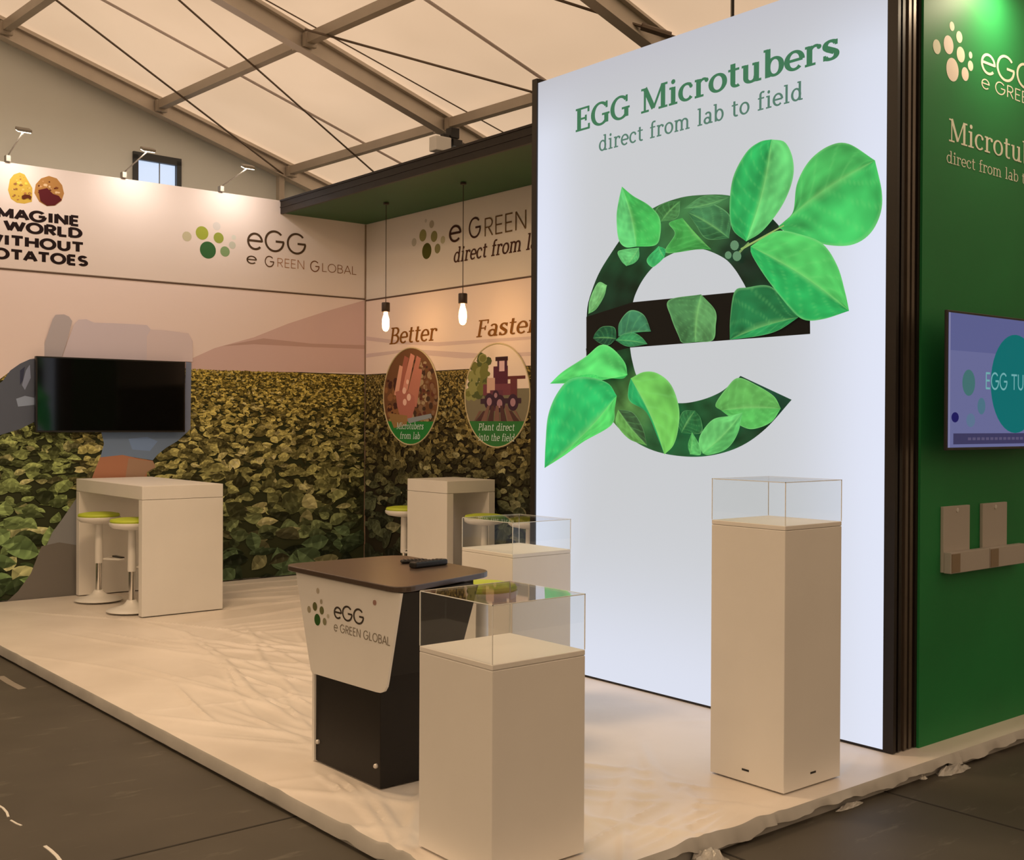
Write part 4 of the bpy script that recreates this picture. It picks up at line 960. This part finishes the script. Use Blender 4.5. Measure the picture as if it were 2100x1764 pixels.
for x, y_, s in ((1511, 504, 9), (1516, 526, 9), (1498, 524, 7)):
    flat(m, [(x+s*math.cos(k*.524), y_+s*1.15*math.sin(k*.524)) for k in range(12)], (98, 140, 104), .0188+.0001*s)
m.build('leaf_print', M_BACKLIT, lb, lo)
hz_top = at(1502, 30, 'X', XP+.09)
m = MB(); m.tube([(XP+.09, hz_top[1], ZT+.01), (XP+.09, hz_top[1], 6.2)], .011, 8)
tag(m.build('hanging_rod', M_BLACKMETAL), 'black rod rising from the lightbox top to the roof', 'rod')

# ------------------------------------------------------------------ green wall: prints, screen, holders
gl = thing('wall_graphic', 'pale dotted logo and lettering printed on the green wall', 'wall graphic', (5.8, YG, 3.3)); go = (5.8, YG, 3.3)
m = MB(); pale = (.74, .76, .62)
logo(m, [(1953, 143, 24), (1945, 92, 19), (1970, 112, 16), (1921, 96, 15), (1967, 76, 12), (1952, 54, 9.5), (1979, 152, 14), (1990, 135, 10.5), (1990, 113, 7)], 'Y', YG, NY, (1, 0, 0),
     [(.78, .70, .62), (.80, .72, .66), pale, pale, pale, pale, (.78, .70, .62), pale, pale], .001)
m.build('logo', M_PRINT, gl, go)
m = MB()
write_px(m, 'eGG', SANS, (.075,)*3, (2011, 150), (2122, 184), (2012, 100), 'Y', YG, pale, 0, .0, .001)
write_px(m, 'e GREEN GLOBAL', SANS, (.07,)*3, (2012, 190), (2230, 250), (2012, 165), 'Y', YG, pale, 0, .02, .001)
m.build('name_lettering', M_LETTER, gl, go); m = MB()
zc = at(1945, 289, 'Y', YG); zt = at(1945, 242, 'Y', YG)
write(m, 'Microtubers', SERIF, (.11, .05, .05), zc, at(2086, 334, 'Y', YG)[0]*1.0-zc[0]+.47, zt[2]-zc[2], (1, 0, 0), NY, pale, 0, 0, .001)
zc = at(1940, 333, 'Y', YG)
write(m, 'direct from lab to field', SERIF, (.09, .05, .045), zc, (at(2080, 368, 'Y', YG)[0]-zc[0])*1.62, .062, (1, 0, 0), NY, pale, 0, 0, .001)
m.build('lettering', M_LETTER, gl, go)

tv = thing('television', 'lit wall screen with teal circle on the green wall', 'television', (5.95, 3.1, 1.87)); to = (5.95, 3.1, 1.87)
tx0, tx1, tz0, tz1, ty = 5.315, 6.57, 1.520, 2.222, 3.045
m = MB(); m.box((tx0, ty, tz0), (tx1, ty+.016, tz1)); m.box((tx0+.16, ty+.016, tz0+.10), (tx1-.16, ty+.055, tz1-.12)); m.build('casing', M_BEZEL, tv, to, bevel=.003)
m = MB(); m.box((tx0+.35, ty+.055, tz0+.2), (tx1-.35, YG, tz1-.2)); m.build('wall_mount', M_BEZEL, tv, to)
M_SCR = mat_backlit('lit screen', 1.0)
m = MB()
def scr(x0, z0, x1, z1, c, o): m.face([(x0, ty-o, z0), (x1, ty-o, z0), (x1, ty-o, z1), (x0, ty-o, z1)], 0, lin(c))
scr(tx0+.012, tz0+.014, tx1-.012, tz1-.012, (100, 103, 146), .001)
scr(tx0+.012, tz0+.014, tx0+.030, tz1-.012, (122, 122, 158), .0014)
scr(tx0+.012, tz1-.2, tx1-.012, tz1-.012, (88, 92, 138), .0012)
for px, c, o in (((1986, 785, 13, 27), (62, 108, 108), .002), ((2012, 833, 8, 17), (72, 110, 128), .002), ((1990, 862, 9, 14), (88, 112, 140), .002), ((1958, 856, 7.5, 10.5), (24, 22, 88), .002)):
    p = at(px[0], px[1], 'Y', ty); rz = abs(at(px[0], px[1]-px[3], 'Y', ty)[2]-p[2]); rx = abs(at(px[0]+px[2], px[1], 'Y', ty)[0]-p[0])
    disc(m, (p[0], ty, p[2]), rx, (1, 0, 0), NY, lin(c), o, 24, rz)
pc = at(2031, 785, 'Y', ty); disc(m, (pc[0]+.263, ty, pc[2]), .263, (1, 0, 0), NY, lin((0, 104, 104)), .0022, 40)
scr(tx0+.06, tz0+.030, tx1-.03, tz0+.085, (56, 54, 88), .003)
for k in range(14): scr(tx0+.20+k*.045, tz0+.050, tx0+.232+k*.045, tz0+.064, (84, 78, 108), .0034)
write_px(m, 'EGG TU', SANS, (.085, .085, .085), (2019, 797), (2098, 801), (2019, 764), 'Y', ty, lin((108, 168, 170)), 0, 0, .0045)
m.build('screen', M_SCR, tv, to)

def holder(x0, label):
    t = thing('leaflet_holder', label, 'leaflet holder', (x0+.13, YG, .88), 0, 'leaflet holders on the green wall'); o = (x0+.13, YG, .88)
    m = MB(); m.box((x0, YG-.02, .878), (x0+.262, YG, 1.222)); m.build('back_plate', M_CARD, t, o, bevel=.003)
    m = MB(); m.box((x0, YG-.062, .876), (x0+.392, YG-.0205, .985)); m.build('pocket', M_CARD, t, o, bevel=.003)
    m = MB(); m.box((x0+.004, YG-.066, .882), (x0+.085, YG-.0625, .978)); m.build('tinted_insert', M_BROWNFILM, t, o)
    m = MB(); m.lathe([(.012, 0), (.012, .004), (0, .005)], (0, 0, 0), 12)
    ob = m.build('screw', M_STUD, t); ob.location = (0, -.02, .32); ob.rotation_euler = (R(90), 0, 0)
holder(5.532, 'beige L-shaped leaflet holder nearest the dark column on the green wall')
holder(5.930, 'beige L-shaped leaflet holder second from the dark column on the green wall')

# ------------------------------------------------------------------ left television
tv = thing('television', 'switched off black television hanging over the field mural', 'television', (4.1, YA, 1.9)); to = (4.1, YA, 1.9)
ty = YA-.10; a0, a1 = at(74, 730, 'Y', ty), at(380, 740, 'Y', ty); b0 = at(74, 887, 'Y', ty)
tx0, tx1, tz1, tz0 = a0[0], a1[0], a0[2], b0[2]
m = MB(); m.box((tx0, ty, tz0), (tx1, ty+.05, tz1)); m.build('casing', M_BEZEL, tv, to, bevel=.004)
m = MB(); m.box((tx0+.014, ty-.002, tz0+.018), (tx1-.014, ty, tz1-.014)); m.build('screen', M_SCREEN, tv, to)
m = MB(); m.box((tx0+.45, ty+.05, tz0+.2), (tx1-.45, YA-.036, tz1-.2)); m.build('wall_mount', M_BEZEL, tv, to)

# ------------------------------------------------------------------ furniture
def bar_table(x0, y0, x1, y1, label, along):
    """along: axis the top spans between its two leg panels"""
    t = thing('bar_table', label, 'bar table', (x0, y0, 0)); o = (x0, y0, 0); h, th, lt = 1.10, .115, .075
    m = MB(); m.box((x0, y0, h-th), (x1, y1, h)); m.build('tabletop', M_WHITE, t, o, bevel=.004)
    legs = (((x0, y0), (x1, y0+lt)), ((x0, y1-lt), (x1, y1))) if along == 'Y' else (((x0, y0), (x0+lt, y1)), ((x1-lt, y0), (x1, y1)))
    for (a, b), (c, d) in legs:
        m = MB(); m.box((a, b, .004), (c, d, h-th-.003)); m.build('leg_panel', M_WHITE, t, o, bevel=.003)
    return t
bar_table(3.735, 9.385, 4.462, 10.985, 'white bar table standing below the black television', 'Y')
bar_table(6.33, 8.62, 6.90, 9.27, 'white bar table in front of the back wall mural', 'X')

def bar_stool(label):
    t = thing('bar_stool', label, 'bar stool', (0, 0, 0), 0, 'lime topped bar stools')
    m = MB(); m.lathe([(.0, .006), (.205, .006), (.212, .012), (.205, .020), (.13, .038), (.07, .060), (.048, .085), (.040, .10), (0, .10)], seg=36); m.build('base', M_WPLASTIC, t, smooth=True)
    m = MB(); m.lathe([(.026, .10), (.026, .36), (0, .36)], seg=20); m.build('gas_column', M_CHROME, t, smooth=True)
    m = MB(); m.lathe([(.034, .345), (.036, .36), (.032, .68), (.030, .715), (0, .715)], seg=20); m.build('pole', M_WPLASTIC, t, smooth=True)
    m = MB(); m.tube([(.03, 0, .375), (.07, .02, .375), (.15, .10, .372), (.19, .10, .372), (.21, .06, .372), (.21, -.06, .372), (.19, -.10, .372), (.15, -.10, .372), (.07, -.02, .375), (.03, 0, .376)], .010, 8); fr = m.build('footrest', M_WPLASTIC, t, smooth=True)
    m = MB(); m.box((.165, -.09, .378), (.205, .09, .392)); m.build('foot_pad', M_BEZEL, fr, bevel=.004)
    m = MB(); m.lathe([(.0, .705), (.07, .705), (.16, .722), (.186, .742), (.190, .762), (.186, .770), (0, .770)], seg=36); m.build('seat', M_WPLASTIC, t, smooth=True)
    m = MB(); m.lathe([(.178, .7705), (.184, .782), (.176, .796), (.12, .806), (0, .810)], seg=36); m.build('cushion', M_LIME, t, smooth=True)
    return t
s0 = bar_stool('lime topped white bar stool at the far end of the table under the television')
s0.location = (3.775, 10.50, .004); s0.rotation_euler.z = R(4)
for (x, y_, rz, sc, lab) in ((3.785, 9.735, R(10), 1, 'lime topped white bar stool beside the near leg panel of the left table'),
                             (6.45, 9.50, R(-90), 1, 'lime topped bar stool peeking out behind the back bar table'),
                             (6.50, 8.27, R(90), 1, 'lime topped bar stool between the back bar table and the clear display case'),
                             (6.62, 7.78, R(90), 1, 'bar stool by the back wall half hidden by the lightbox edge'),
                             (3.715, 4.745, R(200), 1.0, 'lime topped bar stool squeezed between the black counter and a low plinth')):
    c = copy_tree(s0); c.location = (x, y_, .004); c.rotation_euler.z = rz; c.scale = (1, 1, sc); c['label'] = lab

# promotion counter
ct = thing('promotion_counter', 'black promotion counter with brown top and white logo front', 'counter', (2.9, 4.6, 0)); cto = (2.9, 4.6, 0)
def rquad(P, r, z, n=7):
    out = []; P = [np.array(p, float) for p in P]
    for i in range(4):
        a, b, c = P[i-1], P[i], P[(i+1) % 4]; s, e = b+(a-b)/np.linalg.norm(a-b)*r, b+(c-b)/np.linalg.norm(c-b)*r
        for k in range(n+1): t = k/n; q = s*(1-t)**2+b*2*t*(1-t)+e*t*t; out.append((q[0], q[1], z))
    return out
m = MB(); m.prism(rquad([(2.785, 4.135), (3.475, 4.345), (3.50, 5.19), (2.785, 5.20)], .11, .905), (0, 0, .026)); m.build('tabletop', M_BROWN, ct, cto, bevel=.004)
CF = 2.826
m = MB(); m.prism([(CF, 4.345, 0.002), (CF, 4.93, 0.002), (CF, 4.93, .50), (CF, 5.09, .90), (CF, 4.185, .90), (CF, 4.345, .50)], (.43, 0, 0)); m.build('body', M_DARKBODY, ct, cto, bevel=.003)
m = MB(); m.box((CF+.43, 4.36, .84), (3.36, 5.05, .904)); m.build('underframe', M_DARKBODY, ct, cto)
pts = [(4.162, .902), (4.27, .49)]
for k in range(7): t = R(180+15*k-0); pts.append((4.345+.05*math.cos(R(200+k*12)), .455+.05*math.sin(R(200+k*12))))
pts = [(4.165, .902), (4.268, .50), (4.276, .475), (4.295, .452), (4.325, .440), (4.36, .437), (4.93, .425), (4.945, .44), (5.095, .902)]
m = MB(); m.prism([(CF-.014, y_, z) for y_, z in pts], (.012, 0, 0)); fp = m.build('front_panel', M_WHITE, ct, cto)
m = MB()
logo(m, [(651, 1271, 12), (646, 1244, 9), (660, 1252, 8.5), (634, 1250, 7), (659, 1234, 5), (666, 1275, 7.5), (673, 1264, 4.5), (652, 1212, 6)], 'X', CF-.014, NX, (0, 1, 0),
     [(.03, .10, .02), (.12, .13, .05), (.14, .15, .06), (.34, .31, .22), (.36, .33, .25), (.24, .24, .14), (.5, .47, .38), (.46, .41, .33)], .001)
m.build('logo', M_PRINT, fp, cto)
m = MB()
write_px(m, 'eGG', SANS, (.095,)*3, (685, 1268), (748, 1280), (686, 1240), 'X', CF-.014, (.055, .045, .035), 0, 0, .001)
write_px(m, 'e GREEN GLOBAL', SANS, (.08,)*3, (685, 1295), (801, 1323), (686, 1279), 'X', CF-.014, (.22, .19, .15), 0, .02, .001)
m.build('lettering', M_LETTER, fp, cto)
def stud(px, parent, r=.011):
    p = at(*px, 'X', CF-.012); m = MB(); m.lathe([(r, 0), (r, .010), (r*.7, .014), (0, .014)], (0, 0, 0), 14)
    ob = m.build('stud', M_STUD, parent, smooth=True); ob.location = Vector((CF, p[1], p[2]))-Vector(cto); ob.rotation_euler = (0, R(-90), 0)
stud((768, 1572), ct); stud((649, 1522), ct)
p = at(769, 1236, 'X', CF-.014)
m = MB(); m.lathe([(.012, 0), (.012, .004), (0, .005)], (0, 0, 0), 12); ob = m.build('screw', mat('reddish screw cap', (.35, .2, .17), .5), fp); ob.location = Vector((CF-.014, p[1], p[2]))-Vector(cto); ob.rotation_euler = (0, R(-90), 0)
m = MB(); m.box((CF-.010, 4.915, .002), (CF+.004, 4.935, .43)); m.build('corner_trim', M_WPLASTIC, ct, cto)
# things on the counter
p, q = at(845, 1160, 'Z', .945), at(912, 1152, 'Z', .945)
def device(name, pa, pb, w, h, label, cat, buttons):
    pa, pb = np.array(pa), np.array(pb); d = pb-pa; d[2] = 0; ln = np.linalg.norm(d); ang = math.atan2(d[1], d[0])
    t = thing(name, label, cat, ((pa[0]+pb[0])/2, (pa[1]+pb[1])/2, .9315), ang)
    m = MB(); m.box((-ln/2, -w/2, 0), (ln/2, w/2, h)); m.build('body', M_BEZEL, t, bevel=.008)
    m = MB()
    for i in range(buttons):
        for j in (-1, 0, 1): m.box((-ln*.4+i*ln*.8/buttons, j*w*.27-.004, h), (-ln*.4+i*ln*.8/buttons+.009, j*w*.27+.004, h+.002))
    m.build('keypad', mat('grey rubber keys', (.06, .055, .06), .6), t)
device('remote_control', p, q, .05, .030, 'chunky black remote control lying in front on the counter', 'remote control', 7)
p, q = at(822, 1150, 'Z', .945), at(878, 1148, 'Z', .945)
device('remote_control', p, q, .042, .018, 'slim dark remote control lying behind the chunky one', 'remote control', 6)

# plinths with clear covers
def plinth(x0, y0, w, d, h, ch, lab, lab2):
    t = thing('display_plinth', lab, 'plinth', (x0, y0, .003), 0); o = (x0, y0, .003)
    m = MB(); m.box((x0, y0, .003), (x0+w, y0+d, h-.022)); m.build('column', M_WHITE, t, o, bevel=.003)
    m = MB(); m.box((x0, y0, h-.021), (x0+w, y0+d, h)); m.build('top_board', M_WHITE, t, o, bevel=.003)
    c = thing('acrylic_cover', lab2, 'display cover', (x0, y0, h), 0); co_ = (x0, y0, h); g = .0045; z0, z1 = h+.001, h+ch
    def pane(a, b): m = MB(); m.box(a, b); m.build('pane', M_ACRYL, c, co_)
    e = .002
    pane((x0+e, y0+e, z0), (x0+g, y0+d-e, z1-g)); pane((x0+w-g, y0+e, z0), (x0+w-e, y0+d-e, z1-g))
    pane((x0+g+.0003, y0+e, z0), (x0+w-g-.0003, y0+g, z1-g)); pane((x0+g+.0003, y0+d-g, z0), (x0+w-g-.0003, y0+d-e, z1-g))
    pane((x0+e, y0+e, z1-g+.0003), (x0+w-e, y0+d-e, z1))
    m = MB(); r = .0015
    for a, b in (((0, 0), (0, d)), ((0, 0), (w, 0)), ((w, 0), (w, d)), ((0, d), (w, d))):
        m.box((x0+min(a[0], b[0])-r+ (r if a[0]==0 else -r), y0+a[1]-r+(r if a[1]==0 else -r), z1-r*2), (x0+b[0]+r-(r if b[0]==w else -r), y0+b[1]+r-(r if b[1]==d else -r), z1))
    for a in ((0, 0), (w, 0), (0, d), (w, d)):
        sx, sy = x0+a[0]-(0 if a[0] == 0 else r*2), y0+a[1]-(0 if a[1] == 0 else r*2)
        m.box((sx, sy, z0), (sx+r*2, sy+r*2, z1))
    m.build('glued_edge', M_ACRYLEDGE, c, co_)
    return t, c
plinth(2.566, 3.216, .455, .455, .78, .215, 'low white plinth standing at the front corner of the platform', 'clear acrylic cover on the low plinth at the platform corner')
plinth(4.045, 4.895, .435, .465, .92, .175, 'mid height white plinth between the counter and the lightbox', 'clear acrylic cover seen against the glowing lightbox edge')
tall = plinth(4.185, 3.165, .425, .425, 1.195, .195, 'tallest white plinth right before the glowing lightbox', 'clear acrylic cover on the tallest plinth')

for a, b in (((4.1835, 3.36, .055), (4.1852, 3.40, .064)), ((4.38, 3.1635, .055), (4.42, 3.1652, .064))):
    m = MB(); m.box(a, b); m.build('slot', M_BEZEL, tall[0], (4.185, 3.165, .003))

# ------------------------------------------------------------------ lamps
def pendant(px, x, label):
    p = at(*px, 'X', x); t = thing('pendant_lamp', label, 'pendant lamp', (x, p[1], 3.865), 0, 'bare bulb pendants under the canopy')
    zb = p[2]-3.865
    m = MB(); m.tube([(0, 0, zb+.19), (0, 0, -.022)], .004, 6); m.build('cord', M_CORD, t)
    m = MB(); m.lathe([(0, 0), (.028, 0), (.028, -.018), (0, -.018)][::-1], (0, 0, -.001), 20); m.build('ceiling_cup', M_CORD, t)
    m = MB(); m.lathe([(.0, zb+.100), (.040, zb+.100), (.042, zb+.104), (.042, zb+.188), (.038, zb+.194), (0, zb+.194)], seg=20); m.build('socket', M_SOCKET, t, smooth=True)
    m = MB(); m.lathe([(0, zb-.098), (.018, zb-.092), (.032, zb-.070), (.037, zb-.02), (.034, zb+.03), (.022, zb+.07), (.018, zb+.099), (0, zb+.099)], seg=20); bl = m.build('bulb', M_BULB, t, smooth=True)
    return t
pendant((791, 660), 6.42, 'glowing tube bulb on a cord beside the word Better')
pendant((949, 645), 6.42, 'glowing tube bulb on a cord beside the word Faster')

def arm_lamp(base, head, label, aim, power, col=(1, .80, .55)):
    b, h = np.array(base, float), np.array(head, float)
    t = thing('arm_spotlight', label, 'spotlight', base, 0, 'arm spotlights over the booth walls')
    m = MB(); m.box((-.022, -.015, -.03), (.022, .05, .03)); m.build('clamp', M_LAMPGREY, t, bevel=.004)
    d = h-b
    m = MB(); m.tube([(0, .01, .025), tuple(d*.5+np.array([0, .01, .012])), tuple(d)], .0065, 8); m.build('arm', M_LAMPGREY, t, smooth=True)
    a = Vector(aim)-Vector(head); rot = a.to_track_quat('-Z', 'Y')
    m = MB(); m.box((-.062, -.045, .004), (.062, .045, .030)); hd = m.build('head', M_LAMPGREY, t, bevel=.006)
    hd.location = Vector(d); hd.rotation_mode = 'QUATERNION'; hd.rotation_quaternion = rot
    m = MB(); m.box((-.055, -.038, -.002), (.055, .038, .003)); m.build('lens', M_LENS, hd)
    ld = bpy.data.lights.new('spotlight_beam', 'AREA'); ld.shape = 'RECTANGLE'; ld.size = .14; ld.size_y = .09; ld.energy = power; ld.color = col; ld.spread = R(180)
    lo_ = bpy.data.objects.new('spotlight_beam', ld); COL.objects.link(lo_); lo_.parent = t
    lo_.rotation_mode = 'QUATERNION'; lo_.rotation_quaternion = rot; lo_.location = Vector(d)+a.normalized()*.012
    return t
YL = 10.62
for (hp, bx_, lab) in (((48, 270), 3.128, 'lit arm spotlight above the two printed potatoes'), ((303, 310), 4.20, 'lit arm spotlight in front of the gable window'), ((508, 345), 5.215, 'lit arm spotlight nearest the green canopy')):
    h = at(*hp, 'Y', YL); arm_lamp((bx_, YA-.02, TOPZ+.032), h, lab, (h[0], YA+.05, 3.05), 4.8, (1, .85, .70))
hg = (5.98, YG-.24, 4.06)
arm_lamp((hg[0], YG-.02, 4.44), hg, 'pale arm spotlight over the green wall at the picture corner', (hg[0], YG, 3.2), 10)

fl = thing('stage_floodlight', 'black and white floodlight clamped to a rafter above the canopy', 'floodlight', tuple(at(915, 295, 'Y', 8.9)))
m = MB(); m.box((-.16, -.06, -.09), (.02, .06, .05)); m.build('housing', M_WPLASTIC, fl, bevel=.01)
m = MB(); m.tube([(.0, .0, .0), (.05, 0, .09), (.10, 0, .14)], .018, 8); m.box((.03, -.04, .06), (.13, .05, .16)); m.box((.05, -.05, -.02), (.16, .04, .05)); m.box((-.05, -.03, .05), (.02, .03, .09)); m.build('clamp', M_BEZEL, fl, bevel=.006)
m = MB(); m.tube([(.01, -.03, -.075), (.14, -.03, -.05)], .016, 10); m.build('tube_lamp', mat('lit tube', (1, 1, 1), .3, emit=(1, .93, .8), strength=1.6), fl)

# unseen warm fill lights added to brighten the booth, without fixtures
def fill_light(x, y_, z, power):
    ld = bpy.data.lights.new('added_fill_light', 'AREA'); ld.shape = 'DISK'; ld.size = 1.2; ld.energy = power; ld.color = (1, .68, .38)
    o = bpy.data.objects.new('added_fill_light', ld); COL.objects.link(o); o.location = (x, y_, z)
for x, y_, w_ in ((2.4, 6.6, 120), (-2.6, 2.2, 125)): fill_light(x, y_, 5.0 if x > 0 else 3.0, w_)
